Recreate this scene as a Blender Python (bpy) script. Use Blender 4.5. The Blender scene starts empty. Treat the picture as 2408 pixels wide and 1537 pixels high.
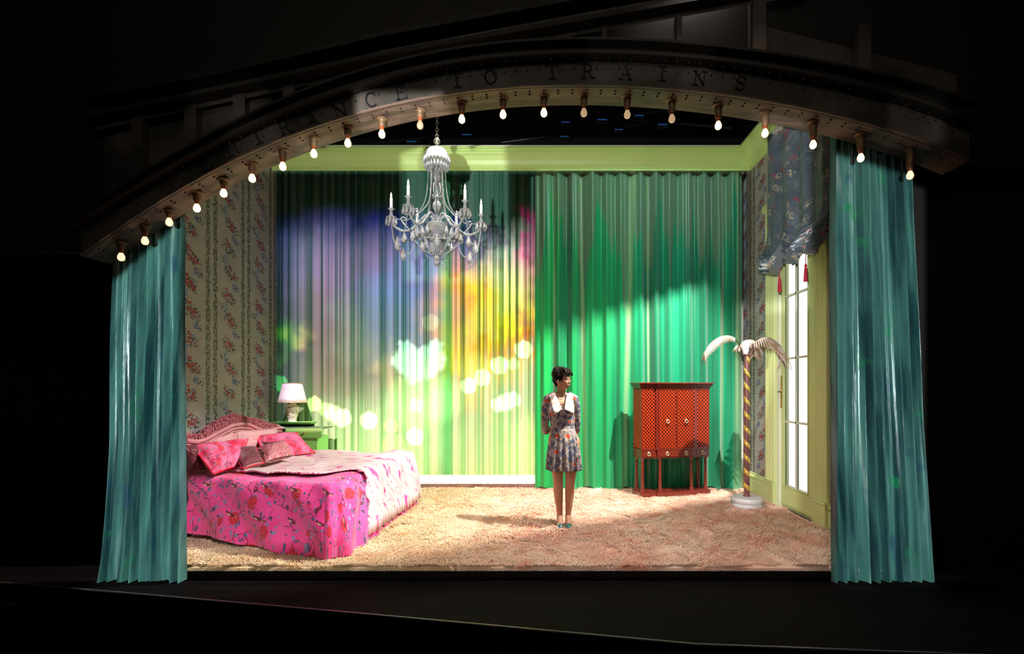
import bpy, bmesh, math, random
import numpy as np
from mathutils import Vector, Matrix, noise
from mathutils.bvhtree import BVHTree
R = math.radians
PI = math.pi
random.seed(7)
sc = bpy.context.scene
col = sc.collection
# ---------------------------------------------------------------- camera
F = 1200.0; CX, CY, CH = 1272.0, 915.0, 1.45       # focal length and vanishing point of a 2408x1537 frame, eye height
cam_d = bpy.data.cameras.new('camera'); cam = bpy.data.objects.new('camera', cam_d); col.objects.link(cam)
cam.location = (0, 0, CH); cam.rotation_euler = (R(90), 0, 0)
cam_d.sensor_fit = 'HORIZONTAL'; cam_d.sensor_width = 36; cam_d.lens = F/2408*36
cam_d.shift_x = (1204-CX)/2408; cam_d.shift_y = (CY-768.5)/2408
cam_d.clip_start = .05; cam_d.clip_end = 100
sc.camera = cam
sc.view_settings.view_transform = 'Standard'; sc.view_settings.look = 'None'
sc.view_settings.exposure = 0.0; sc.view_settings.gamma = 1.0
try: sc.view_settings.use_curve_mapping = False
except Exception: pass
sc.cycles.use_denoising = True; sc.cycles.use_adaptive_sampling = True; sc.cycles.adaptive_threshold = .04
sc.cycles.max_bounces = 5; sc.cycles.diffuse_bounces = 3; sc.cycles.glossy_bounces = 3; sc.cycles.transmission_bounces = 6
sc.cycles.sample_clamp_indirect = 4.0; sc.cycles.caustics_reflective = False; sc.cycles.caustics_refractive = False
# ---------------------------------------------------------------- world
w = bpy.data.worlds.new('world'); sc.world = w; w.use_nodes = True
w.node_tree.nodes['Background'].inputs[0].default_value = (.5, .55, .7, 1)
w.node_tree.nodes['Background'].inputs[1].default_value = .0012

def P(px, py, Y):
    return Vector(((px-CX)/F*Y, Y, CH-(py-CY)/F*Y))
def aim(o, target):
    d = Vector(target)-o.location
    o.rotation_euler = d.to_track_quat('-Z', 'Y').to_euler()
def lamp(name, kind, loc, target, energy, colr=(1,1,1), **kw):
    d = bpy.data.lights.new(name, kind); o = bpy.data.objects.new(name, d); col.objects.link(o)
    d.energy = energy; d.color = colr; o.location = loc
    for k, v in kw.items(): setattr(d, k, v)
    if target is not None: aim(o, target)
    return o
# ---------------------------------------------------------------- node helpers
def lin(r, g, b):
    f = lambda v: (v/255/12.92) if v/255 <= .04045 else ((v/255+.055)/1.055)**2.4
    return (f(r), f(g), f(b), 1)
class NT:
    def __init__(s, tree): s.t = tree
    def n(s, typ, **kw):
        nd = s.t.nodes.new(typ)
        for k, v in kw.items(): setattr(nd, k, v)
        return nd
    def put(s, sock, v):
        if v is None: return
        if isinstance(v, bpy.types.NodeSocket): s.t.links.new(v, sock)
        else:
            try: sock.default_value = v
            except Exception: sock.default_value = (v, v, v)
    def m(s, op, a, b=None, c=None):
        nd = s.n('ShaderNodeMath', operation=op)
        s.put(nd.inputs[0], a); s.put(nd.inputs[1], b); s.put(nd.inputs[2], c)
        return nd.outputs[0]
    def vm(s, op, a, b=None, c=None, scale=None):
        nd = s.n('ShaderNodeVectorMath', operation=op)
        s.put(nd.inputs[0], a); s.put(nd.inputs[1], b)
        if c is not None: s.put(nd.inputs[2], c)
        if scale is not None: s.put(nd.inputs['Scale'], scale)
        return nd.outputs['Value'] if op in ('DISTANCE', 'LENGTH', 'DOT_PRODUCT') else nd.outputs[0]
    def ss(s, x, lo, hi, a=0., b=1.):                                  # smoothstep
        nd = s.n('ShaderNodeMapRange', interpolation_type='SMOOTHSTEP')
        for i, v in enumerate((x, lo, hi, a, b)): s.put(nd.inputs[i], v)
        return nd.outputs[0]
    def xyz(s, x=0., y=0., z=0.):
        nd = s.n('ShaderNodeCombineXYZ')
        for i, v in enumerate((x, y, z)): s.put(nd.inputs[i], v)
        return nd.outputs[0]
    def sep(s, v):
        nd = s.n('ShaderNodeSeparateXYZ'); s.put(nd.inputs[0], v); return nd.outputs
    def mix(s, f, a, b):
        nd = s.n('ShaderNodeMix', data_type='RGBA')
        s.put(nd.inputs[0], f); s.put(nd.inputs[6], a); s.put(nd.inputs[7], b)
        return nd.outputs[2]
    def noise(s, vec, scale=5., detail=2., rough=.5, dist=0., colour=False):
        nd = s.n('ShaderNodeTexNoise'); s.put(nd.inputs['Vector'], vec)
        s.put(nd.inputs['Scale'], scale); s.put(nd.inputs['Detail'], detail); s.put(nd.inputs['Roughness'], rough); s.put(nd.inputs['Distortion'], dist)
        return nd.outputs['Color' if colour else 'Fac']
    def vor(s, vec, scale=5., feature='F1', out='Distance', rnd=1.):
        nd = s.n('ShaderNodeTexVoronoi', feature=feature); s.put(nd.inputs['Vector'], vec); s.put(nd.inputs['Scale'], scale)
        s.put(nd.inputs['Randomness'], rnd)
        return nd.outputs[out]
    def obj(s): return s.n('ShaderNodeTexCoord').outputs['Object']
    def uv(s): return s.n('ShaderNodeTexCoord').outputs['UV']
    def bump(s, h, strength=.3, dist=.01):
        nd = s.n('ShaderNodeBump'); s.put(nd.inputs['Height'], h); nd.inputs['Strength'].default_value = strength; nd.inputs['Distance'].default_value = dist
        return nd.outputs[0]
def shutters(o, Yp, x0, x1, z0, z1, soft=.03, slope=0.):                           # shutter-like mask on an added spot: a soft-edged window on the plane y = Yp
    o.rotation_euler = (R(90), 0, 0); o.data.spot_size = R(150); o.data.spot_blend = 0
    o.data.use_nodes = True; N = NT(o.data.node_tree); em = [n for n in o.data.node_tree.nodes if n.type == 'EMISSION'][0]
    nv = N.sep(N.n('ShaderNodeTexCoord').outputs['Normal']); p0 = o.location
    iz = N.m('DIVIDE', Yp-p0.y, N.m('MAXIMUM', N.m('ABSOLUTE', nv[2]), .05))
    wx = N.m('ADD', N.m('MULTIPLY', nv[0], iz), p0.x); wz = N.m('ADD', N.m('MULTIPLY', nv[1], iz), p0.z)
    k = N.m('MULTIPLY', N.m('MULTIPLY', N.ss(wx, x0-soft, x0+soft), N.ss(wx, x1+soft, x1-soft)), N.m('MULTIPLY', N.ss(wz, z0-soft, z0+soft), N.ss(N.m('SUBTRACT', wz, N.m('MULTIPLY', wx, slope)), z1+soft, z1-soft)))
    N.put(em.inputs['Color'], N.vm('SCALE', (1, 1, 1), scale=k)); em.inputs['Strength'].default_value = 1.0
# unseen key light, added high on the right behind the arch, cut by flags (built below)
KEY = Vector((2.25, 4.70, 4.85))
key = lamp('unseen_key_light', 'SPOT', KEY, (-.9, 6.6, .6), 2400, (1.0, .93, .84), spot_size=R(95), spot_blend=.35, shadow_soft_size=.02)
# added fills over the floor and on the emerald curtain, unseen behind the arch
wash = lamp('floor_fill_light', 'AREA', (.2, 4.75, 4.95), (.5, 5.1, 0), 68, (1.0, .82, .76), shape='RECTANGLE', size=3.4, size_y=.4, spread=R(95))
wash2 = lamp('curtain_fill_light', 'SPOT', (1.3, 4.8, 4.9), None, 200, (.66, 1, .95), shadow_soft_size=.02); shutters(wash2, 7.25, -.10, 2.9, -1, 4.5, .05)
# added unseen fill spots for front curtains, chandelier, bed, blind, door, carpet, cornice, actor
fill_l = lamp('fill_spot_left', 'SPOT', (-1.2, -1.5, 1.6), None, 1350, (.85, 1, .98), shadow_soft_size=.02); shutters(fill_l, 4.04, -3.56, -2.835, -.12, 5.34, .03, .9)
fill_r = lamp('fill_spot_right', 'SPOT', (1.0, -1.5, 1.6), None, 1150, (.85, 1, .98), shadow_soft_size=.02); shutters(fill_r, 4.04, 2.33, 3.14, -.12, 3.98, .03, -.29)
fill_c = lamp('fill_spot_chandelier', 'SPOT', (-.9, 1.2, 2.3), None, 1000, (1, 1, 1), shadow_soft_size=.03); shutters(fill_c, 5.45, -1.65, -.6, 2.78, 4.5, .05)
fill_b = lamp('fill_spot_bed', 'SPOT', (.2, 1.0, 3.0), None, 800, (1, .86, .95), shadow_soft_size=.05); shutters(fill_b, 4.7, -3.5, -1.5, -.2, .70, .12)
fill_d = lamp('fill_spot_blind', 'SPOT', (.4, 1.0, 2.0), None, 620, (1, 1, 1), shadow_soft_size=.03); shutters(fill_d, 5.5, 2.25, 2.9, 2.35, 4.4, .08)
fill_e = lamp('fill_spot_door', 'SPOT', (.4, 1.0, 2.0), None, 850, (1, .98, .92), shadow_soft_size=.03); shutters(fill_e, 5.9, 2.2, 2.98, .05, 2.5, .10)
fill_f = lamp('fill_spot_carpet', 'SPOT', (-.2, -1.0, 2.6), None, 330, (1, .88, .76), shadow_soft_size=.05); shutters(fill_f, 4.1, -2.75, 2.30, -.01, .30, .10)
for nm, xa, xb, za, zb, e in (('arch_fill_centre', .35, 1.25, 3.72, 4.06, 90), ('arch_fill_left', -2.28, -1.86, 3.05, 3.42, 110), ('arch_fill_right', 2.55, 2.95, 3.25, 3.62, 110), ('girder_fill_left', -2.60, -2.08, 3.45, 3.76, 80)):
    shutters(lamp(nm, 'SPOT', ((xa+xb)/2*.6, .2, 2.4), None, e, (1, .93, .9), shadow_soft_size=.02), 3.75, xa, xb, za, zb, .05)  # added spots that shape pale light patches on the ironwork
fill_k = lamp('fill_spot_cornice', 'SPOT', (0, .9, 1.9), None, 620, (.95, 1, .84), shadow_soft_size=.03); shutters(fill_k, 7.0, -3.8, 2.9, 4.42, 4.9, .02)
top_c = lamp('chandelier_top_fill', 'SPOT', (-1.0, 4.75, 5.0), (-1.1, 5.45, 3.5), 380, (1, 1, 1), spot_size=R(34), spot_blend=.5, shadow_soft_size=.04)  # added unseen spot brightening the crystals from above
fill_w = lamp('fill_spot_actor', 'SPOT', (.5, 0.2, 2.8), (1.0, 6.0, .9), 100, (1, .93, .85), spot_size=R(34), spot_blend=.9, shadow_soft_size=.15)
house = lamp('arch_fill_glow', 'AREA', (0, .5, 4.6), (0, 4.0, 3.6), 20, (1, .88, .72), shape='RECTANGLE', size=5, size_y=1)  # added unseen fill that faintly lifts the dark arch

def mat(name, colr=(.5,.5,.5,1), rough=.6, metal=0., fn=None, **kw):
    m = bpy.data.materials.new(name); m.use_nodes = True
    b = m.node_tree.nodes['Principled BSDF']; N = NT(m.node_tree)
    b.inputs['Base Color'].default_value = tuple(colr); b.inputs['Roughness'].default_value = rough; b.inputs['Metallic'].default_value = metal
    for k, v in kw.items(): b.inputs[k].default_value = v
    if fn:
        r = fn(N, b)
        if isinstance(r, tuple): c_, bp = r
        else: c_, bp = r, None
        if c_ is not None: N.put(b.inputs['Base Color'], c_)
        if bp is not None: N.put(b.inputs['Normal'], bp)
    return m
def speck(c1, c2, scale=20., bump=.15, dist=.004, detail=4):
    def fn(N, b):
        v = N.noise(N.obj(), scale, detail)
        return N.mix(v, c1, c2), N.bump(v, bump, dist)
    return fn

# ---------------------------------------------------------------- mesh helpers
class M:
    def __init__(s): s.v = []; s.f = []; s.uv = {}
    def add(s, vs, fs, uvs=None):
        o = len(s.v); s.v += [tuple(p) for p in vs]; s.f += [tuple(i+o for i in f) for f in fs]
        if uvs:
            for i, q in enumerate(uvs): s.uv[o+i] = q
        return s
    def box(s, c, size, rot=None, mtx=None):
        c = Vector(c); hx, hy, hz = size[0]/2, size[1]/2, size[2]/2
        vs = [Vector((x, y, z)) for x in (-hx, hx) for y in (-hy, hy) for z in (-hz, hz)]
        if rot is not None: vs = [rot @ p for p in vs]
        vs = [p+c for p in vs]
        return s.add(vs, [(0,1,3,2),(4,6,7,5),(0,4,5,1),(2,3,7,6),(0,2,6,4),(1,5,7,3)])
    def bb(s, x0, x1, y0, y1, z0, z1):
        return s.box(((x0+x1)/2, (y0+y1)/2, (z0+z1)/2), (x1-x0, y1-y0, z1-z0))
    def hexa(s, p):                                                    # 8 points: bottom 4 ccw, top 4 ccw
        return s.add(p, [(3,2,1,0),(4,5,6,7),(0,1,5,4),(1,2,6,5),(2,3,7,6),(3,0,4,7)])
    def tube(s, pts, r, seg=8, caps=True, flat=1.0):
        pts = [Vector(p) for p in pts]; n = len(pts)
        rs = r if isinstance(r, (list, tuple)) else [r]*n
        vs = []; prev = None
        for i, p in enumerate(pts):
            t = (pts[min(i+1, n-1)]-pts[max(i-1, 0)])
            t = t.normalized() if t.length > 1e-9 else Vector((0,0,1))
            if prev is None:
                a = Vector((0,0,1)) if abs(t.z) < .9 else Vector((1,0,0))
                u = t.cross(a).normalized()
            else:
                u = (prev-t*prev.dot(t))
                u = u.normalized() if u.length > 1e-6 else t.orthogonal().normalized()
            prev = u; w_ = t.cross(u)
            for k in range(seg):
                a = 2*PI*k/seg; vs.append(p+u*(math.cos(a)*rs[i])+w_*(math.sin(a)*rs[i]*flat))
        fs = [(i*seg+k, i*seg+(k+1) % seg, (i+1)*seg+(k+1) % seg, (i+1)*seg+k) for i in range(n-1) for k in range(seg)]
        if caps: fs += [tuple(range(seg))[::-1], tuple((n-1)*seg+k for k in range(seg))]
        return s.add(vs, fs)
    def lathe(s, prof, c=(0,0,0), seg=20, rot=None):
        c = Vector(c); vs = []; n = len(prof)
        for r_, z in prof:
            for k in range(seg):
                a = 2*PI*k/seg; p = Vector((max(r_, 1e-4)*math.cos(a), max(r_, 1e-4)*math.sin(a), z))
                if rot is not None: p = rot @ p
                vs.append(p+c)
        fs = [(i*seg+k, i*seg+(k+1) % seg, (i+1)*seg+(k+1) % seg, (i+1)*seg+k) for i in range(n-1) for k in range(seg)]
        fs += [tuple(range(seg))[::-1], tuple((n-1)*seg+k for k in range(seg))]
        return s.add(vs, fs)
    def ell(s, c, r, rot=None, seg=12, rings=8):
        c = Vector(c); r = (r, r, r) if not hasattr(r, '__len__') else r
        vs = []; fs = []
        for i in range(rings+1):
            th = PI*i/rings; sr = max(math.sin(th), 1e-3)
            for k in range(seg):
                a = 2*PI*k/seg; p = Vector((r[0]*sr*math.cos(a), r[1]*sr*math.sin(a), -r[2]*math.cos(th)))
                if rot is not None: p = rot @ p
                vs.append(p+c)
        fs = [(i*seg+k, i*seg+(k+1) % seg, (i+1)*seg+(k+1) % seg, (i+1)*seg+k) for i in range(rings) for k in range(seg)]
        fs += [tuple(range(seg))[::-1], tuple(rings*seg+k for k in range(seg))]
        return s.add(vs, fs)
    def torus(s, c, R_, r, rot=None, seg=16, sec=6, a0=0, a1=2*PI):
        full = abs(a1-a0-2*PI) < 1e-6
        pts = []
        for i in range(seg+1):
            a = a0+(a1-a0)*i/seg; p = Vector((R_*math.cos(a), R_*math.sin(a), 0))
            if rot is not None: p = rot @ p
            pts.append(p+Vector(c))
        return s.tube(pts, r, sec, caps=not full)
    def grid(s, fn, nu, nv, uvf=None, flip=False):
        vs = []; uvs = []
        for i in range(nu+1):
            for j in range(nv+1):
                vs.append(fn(i/nu, j/nv))
                if uvf: uvs.append(uvf(i/nu, j/nv))
        fs = [(i*(nv+1)+j, (i+1)*(nv+1)+j, (i+1)*(nv+1)+j+1, i*(nv+1)+j+1) for i in range(nu) for j in range(nv)]
        if flip: fs = [f[::-1] for f in fs]
        return s.add(vs, fs, uvs or None)
    def sweep(s, sections, closed=True):                               # list of same-length point rings
        n = len(sections[0]); vs = [p for q in sections for p in q]; k = len(sections)
        fs = [(i*n+j, i*n+(j+1) % n, (i+1)*n+(j+1) % n, (i+1)*n+j) for i in range(k-1) for j in range(n if closed else n-1)]
        if closed: fs += [tuple(range(n))[::-1], tuple((k-1)*n+j for j in range(n))]
        return s.add(vs, fs)
    def build(s, name, material, parent=None, smooth=True, solid=None, sub=0, bevel=0, normals=True):
        me = bpy.data.meshes.new(name); me.from_pydata(s.v, [], s.f)
        if s.uv:
            ul = me.uv_layers.new(name='UVMap')
            vi = np.zeros(len(me.loops), dtype=np.int32); me.loops.foreach_get('vertex_index', vi)
            tab = np.zeros((len(s.v), 2)); 
            for k, q in s.uv.items(): tab[k] = q
            ul.data.foreach_set('uv', tab[vi].astype(np.float32).ravel())
        for m_ in (material if isinstance(material, list) else [material]): me.materials.append(m_)
        if normals:
            bm = bmesh.new(); bm.from_mesh(me); bmesh.ops.recalc_face_normals(bm, faces=bm.faces); bm.to_mesh(me); bm.free()
        me.polygons.foreach_set('use_smooth', [smooth]*len(me.polygons))
        if smooth:
            try: me.set_sharp_from_angle(angle=R(42))
            except Exception: pass
        o = bpy.data.objects.new(name, me); col.objects.link(o)
        if parent is not None: o.parent = parent
        if bevel:
            b = o.modifiers.new('bevel', 'BEVEL'); b.width = bevel; b.segments = 2; b.limit_method = 'ANGLE'
        if solid:
            q = o.modifiers.new('solid', 'SOLIDIFY'); q.thickness = solid; q.offset = 0
        if sub:
            q = o.modifiers.new('sub', 'SUBSURF'); q.levels = sub; q.render_levels = sub
        return o
def tag(o, label=None, cat=None, group=None, kind=None):
    if label: o['label'] = label
    if cat: o['category'] = cat
    if group: o['group'] = group
    if kind: o['kind'] = kind
    return o
def thing(name, label, cat, loc=(0,0,0), rz=0, group=None):
    o = bpy.data.objects.new(name, None); col.objects.link(o); o.empty_display_size = .1
    o.location = loc; o.rotation_euler = (0, 0, rz)
    return tag(o, label, cat, group)
def structure(o): o['kind'] = 'structure'; return o
def remesh(o, voxel, smooth_it=3):
    md = o.modifiers.new('r', 'REMESH'); md.mode = 'VOXEL'; md.voxel_size = voxel; md.use_smooth_shade = True
    s2 = o.modifiers.new('s', 'SMOOTH'); s2.iterations = smooth_it; s2.factor = .5
    dg = bpy.context.evaluated_depsgraph_get(); dg.update()
    me = bpy.data.meshes.new_from_object(o.evaluated_get(dg)); mats = list(o.data.materials)
    o.modifiers.clear(); o.data = me
    if not me.materials:
        for m_ in mats: me.materials.append(m_)
    me.polygons.foreach_set('use_smooth', [True]*len(me.polygons))
    return o
def copy_tree(o, parent=None):
    c_ = o.copy(); col.objects.link(c_)
    if parent is not None: c_.parent = parent
    for ch in list(o.children): copy_tree(ch, c_)
    return c_
def rotz(a): return Matrix.Rotation(a, 3, 'Z')
def rotx(a): return Matrix.Rotation(a, 3, 'X')
def roty(a): return Matrix.Rotation(a, 3, 'Y')
def nz(x, y, z=0): return noise.noise(Vector((x, y, z)))
def base(root, loc):                                                   # put the Empty at the thing's base, parts stay where they are
    loc = Vector(loc); root.location = loc
    for ch in root.children: ch.location = ch.location-loc
    return root
# ================================================================ materials of the setting
def wallpaper_fn(N, b):
    uv = N.sep(N.uv()); u, v = uv[0], uv[1]
    U = .46
    vec = N.xyz(u, v)
    wob = N.m('MULTIPLY', N.m('SUBTRACT', N.noise(vec, 22, 2), .5), .05)
    a = N.m('SUBTRACT', N.m('MODULO', N.m('ADD', u, 40*U), U), U/2)             # -U/2..U/2, ribbon in the middle
    au = N.m('ABSOLUTE', a)
    base_c = N.mix(N.ss(N.noise(vec, 5, 3), .3, .7), lin(164, 162, 157), lin(176, 174, 168))
    # faint lozenge veins
    vein = N.ss(N.vor(vec, 9, 'DISTANCE_TO_EDGE'), .0, .03)
    base_c = N.mix(N.m('MULTIPLY', N.m('SUBTRACT', 1, vein), .25), base_c, lin(180, 170, 150))
    # leafy vines, a pair at the repeat border
    dv = N.m('ABSOLUTE', N.m('SUBTRACT', N.m('ADD', au, wob), U/2-.045))
    lf = N.noise(N.xyz(N.m('MULTIPLY', u, 2.0), v), 34, 2, .6)
    vm_ = N.m('MULTIPLY', N.ss(dv, .030, .016), N.ss(lf, .43, .50))
    c = N.mix(vm_, base_c, N.mix(N.ss(N.noise(vec, 45, 1), .4, .6), lin(62, 82, 40), lin(92, 100, 92)))
    # ribbon, a wave broken into twists
    ph = N.m('MULTIPLY', v, 2*PI/.56)
    wave = N.m('MULTIPLY', N.m('SINE', ph), .060)
    dr = N.m('ABSOLUTE', N.m('SUBTRACT', N.m('ADD', a, N.m('MULTIPLY', wob, .5)), wave))
    wid = N.m('ADD', .017, N.m('MULTIPLY', N.m('ABSOLUTE', N.m('SINE', N.m('MULTIPLY', ph, 2.5))), .009))
    rm = N.ss(N.m('SUBTRACT', wid, dr), 0, .004)
    c = N.mix(rm, c, N.mix(N.ss(N.m('SINE', N.m('MULTIPLY', ph, 5)), -.2, .2), lin(130, 152, 186), lin(172, 172, 178)))
    # roses every .28, leaning left and right in turn
    def spot(v0, a0, r0, ns, thr, colr, c, inner=None):
        vv = N.m('SUBTRACT', N.m('MODULO', N.m('ADD', N.m('SUBTRACT', v, v0), 5.6), .56), .28)
        d = N.m('SQRT', N.m('ADD', N.m('POWER', N.m('MULTIPLY', N.m('SUBTRACT', a, a0), .8), 2), N.m('POWER', N.m('SUBTRACT', vv, N.m('MULTIPLY', N.m('SUBTRACT', a, a0), .35)), 2)))
        d = N.m('ADD', d, N.m('MULTIPLY', wob, 1.0))
        mk = N.m('MULTIPLY', N.ss(d, r0, r0*.75), N.ss(N.noise(vec, ns, 2), thr, thr+.06) if ns > 30 else petal)
        return N.mix(mk, c, colr)
    pvec = N.vm('MULTIPLY', vec, (.8, 1, 1)); pd = N.vor(pvec, 40); petal = N.ss(pd, .56, .46)
    leafc = lin(62, 74, 54); rose = N.mix(N.ss(pd, .12, .42), lin(196, 96, 90), lin(146, 44, 46))
    for v0, a0 in ((.00, .012), (.28, -.018)):
        c = spot(v0, a0, .088, 44, .50, leafc, c)
        c = spot(v0, a0, .055, 30, .36, rose, c)
        c = spot(v0+.085, a0+.03, .026, 30, .36, rose, c)
    for v0, a0 in ((.14, -.078), (.42, .082)):
        c = spot(v0, a0, .05, 52, .50, lin(58, 74, 108), c)
    return c, N.bump(N.noise(vec, 120, 2), .05, .002)
m_wallpaper = mat('rose_stripe_wallpaper', rough=.75, fn=wallpaper_fn)
m_moss = mat('moss_green_paint', lin(186, 210, 130), .45, fn=speck(lin(184, 214, 130), lin(200, 226, 146), 3, .03))
m_lime = mat('pale_lime_paint', lin(214, 226, 158), .4, fn=speck(lin(206, 220, 148), lin(220, 230, 168), 3, .03))
m_white = mat('white_skirting_paint', lin(225, 222, 212), .5, fn=speck(lin(216, 213, 204), lin(232, 229, 220), 6, .03))
m_black = mat('black_stage_paint', lin(30, 26, 27), .85, fn=speck(lin(22, 20, 21), lin(42, 34, 34), 2.0, .1))
m_apron = mat('dark_stage_boards', lin(48, 36, 36), .8, **{'Specular IOR Level': .08}, fn=lambda N, b: (
    N.mix(N.ss(N.noise(N.vm('MULTIPLY', N.obj(), (1, 8, 1)), 1.3, 4), .35, .7), lin(8, 5, 5), lin(19, 12, 12)), N.bump(N.noise(N.obj(), 30, 3), .1)))
m_wing = mat('dark_brown_flat', lin(56, 42, 34), .8, fn=speck(lin(20, 14, 12), lin(34, 22, 19), 1.2, .1))
m_iron = mat('dark_painted_iron', lin(70, 64, 58), .6, .1, fn=lambda N, b: (
    N.mix(N.ss(N.noise(N.obj(), 2.2, 5), .42, .62), lin(52, 48, 40), lin(84, 76, 70)), N.bump(N.noise(N.obj(), 18, 4), .25, .006)))
m_iron2 = mat('black_painted_iron', lin(38, 35, 30), .6, .3, fn=speck(lin(28, 26, 22), lin(44, 40, 34), 4, .15))
m_soffit = mat('brown_soffit_iron', lin(150, 120, 100), .5, .2, fn=lambda N, b: (
    N.mix(N.ss(N.noise(N.vm('MULTIPLY', N.obj(), (1, 9, 9)), 1.6, 4), .35, .65), lin(66, 52, 46), lin(112, 90, 80)), N.bump(N.noise(N.obj(), 14, 4), .3, .01)))
m_letter = mat('black_letter_paint', lin(8, 8, 8), .8)
m_rivet = mat('rivet_iron', lin(95, 88, 78), .4, .4)
# ================================================================ the set: walls
YB = 7.42                                                              # back wall plane
RX = 2.94                                                              # right wall plane
TOP = 4.56
def lwx(Y): return -3.77+.1023*(7.25-Y)                               # left wall, slightly splayed
# back wall behind the curtains
m = M(); m.bb(-3.95, RX+.12, YB, YB+.1, 0, 5.0); structure(m.build('wall_back', m_white, smooth=False))
# left wall
m = M()
y0, y1 = 4.42, YB
pts = [(lwx(y1), y1), (lwx(y0), y0)]
L = math.hypot(pts[0][0]-pts[1][0], y1-y0)
def wallq(m, p, q, z0, z1, u0, u1):
    m.add([(p[0], p[1], z0), (q[0], q[1], z0), (q[0], q[1], z1), (p[0], p[1], z1)], [(0,1,2,3)], [(u0, z0), (u1, z0), (u1, z1), (u0, z1)])
wallq(m, (lwx(y1), y1), (lwx(y0), y0), 0, TOP+.3, -.27*.582, (L-.27)*.582)
wallq(m, (lwx(y1)-.1, y1), (lwx(y0)-.1, y0), 0, TOP+.3, 0, L)
m.add([(lwx(y0), y0, 0), (lwx(y0)-.1, y0, 0), (lwx(y0)-.1, y0, TOP+.3), (lwx(y0), y0, TOP+.3)], [(0,1,2,3)], [(0,0),(.1,0),(.1,4),(0,4)])
m.add([(lwx(y0), y0, TOP+.3), (lwx(y0)-.1, y0, TOP+.3), (lwx(y1)-.1, y1, TOP+.3), (lwx(y1), y1, TOP+.3)], [(0,1,2,3)], [(0,0),(.1,0),(.1,4),(0,4)])
structure(m.build('wall_left', m_wallpaper, smooth=False))
# right wall with the door opening
D0, D1, DZ = 5.42, 6.32, 3.42                                         # opening along Y, its height
m = M()
def rw(a, b_, z0, z1):
    for X in (RX, RX+.12): m.add([(X, a, z0), (X, b_, z0), (X, b_, z1), (X, a, z1)], [(0,1,2,3)], [((7.1-a)*.767, z0), ((7.1-b_)*.767, z0), ((7.1-b_)*.767, z1), ((7.1-a)*.767, z1)])
rw(D1, YB+.1, 0, TOP+.3); rw(4.30, D0, 0, TOP+.3); rw(D0, D1, DZ, TOP+.3)
def rim(a, b_):
    m.add([(RX, a[0], a[1]), (RX, b_[0], b_[1]), (RX+.12, b_[0], b_[1]), (RX+.12, a[0], a[1])], [(0,1,2,3)], [(0,0),(.1,0),(.1,.1),(0,.1)])
rim((D1, 0), (D1, DZ)); rim((D0, 0), (D0, DZ)); rim((D0, DZ), (D1, DZ)); rim((4.30, 0), (4.30, TOP+.3)); rim((4.30, TOP+.3), (YB+.1, TOP+.3))
structure(m.build('wall_right', m_wallpaper, smooth=False))
# base and carpet platform of the set
m = M(); m.hexa([(-3.25, 4.10, -.07), (RX+.12, 4.10, -.07), (RX+.12, YB+.1, -.07), (-3.9, YB+.1, -.07), (-3.25, 4.10, -.002), (RX+.12, 4.10, -.002), (RX+.12, YB+.1, -.002), (-3.9, YB+.1, -.002)]); structure(m.build('floor', m_black, smooth=False))
# stage boards
m = M()
pl = [(-12, 13, -.07), (12, 13, -.07), (12, 2.2, -.07), (.92, 3.05, -.07), (-1.20, 3.46, -.07), (-4.08, 4.00, -.07), (-12, 4.9, -.07)]
m.add(pl+[(x, y, -.22) for x, y, z in pl], [(0,1,2,3,4,5,6), tuple(range(13, 6, -1))]+[(i, (i+1) % 7, (i+1) % 7+7, i+7) for i in range(7)])
structure(m.build('floor_stage', m_apron, smooth=False))
# worn metal nosing along the stage edge
m = M(); m.tube([(12, 2.19, -.068), (.92, 3.04, -.068), (-1.20, 3.45, -.068), (-4.08, 3.99, -.068), (-12, 4.89, -.068)], .007, 6)
structure(m.build('trim_1', mat('worn_edge_metal', lin(150, 145, 140), .35, .8)))
m = M(); m.bb(-12, 12, -2, 6, -1.2, -1.1); structure(m.build('floor_pit', m_black, smooth=False))
# ---------------------------------------------------------------- cornice
prof = [(0, 0), (.025, 0), (.025, .03), (.045, .035), (.045, .055), (.06, .06), (.075, .085), (.095, .15), (.14, .205), (.185, .235), (.185, .255), (.215, .26), (.215, .285), (.245, .29), (.245, .33), (0, .33)]
Zc = TOP-.045
def cornice_sections(path):                                            # path of (x, y, normal xy)
    return [[Vector((x+nx*d, y+ny*d, Zc+z)) for d, z in ((q_[0], q_[1]*.72) for q_ in prof)] for x, y, nx, ny in path]
m = M(); m.sweep(cornice_sections([(-3.84, 7.17, 0, -1), (RX, 7.17, -1, -1), (RX, 4.31, -1, 0)]))
structure(m.build('trim_2', m_moss, smooth=False))
# ---------------------------------------------------------------- skirting boards
bp = [(0, 0), (.03, 0), (.03, .20), (.022, .215), (.022, .235), (.035, .245), (.03, .262), (.014, .275), (.014, .295), (0, .30)]
def skirt(name, path, mt, sc_=1.0):
    mm = M(); mm.sweep([[Vector((x+nx*d, y+ny*d, z*sc_)) for d, z in bp] for x, y, nx, ny in path]); return structure(mm.build(name, mt, smooth=False))
skirt('baseboard_back', [(-3.75, YB, 0, -1), (RX, YB, 0, -1)], m_white, .6)
skirt('baseboard_left', [(lwx(7.4), 7.4, 1, .1), (lwx(4.44), 4.44, 1, .1)], m_white, .9)
skirt('baseboard_right', [(RX, 7.4, -1, 0), (RX, 6.58, -1, 0)], m_lime)
skirt('baseboard_right_front', [(RX, 5.17, -1, 0), (RX, 4.31, -1, 0)], m_lime)
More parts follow.
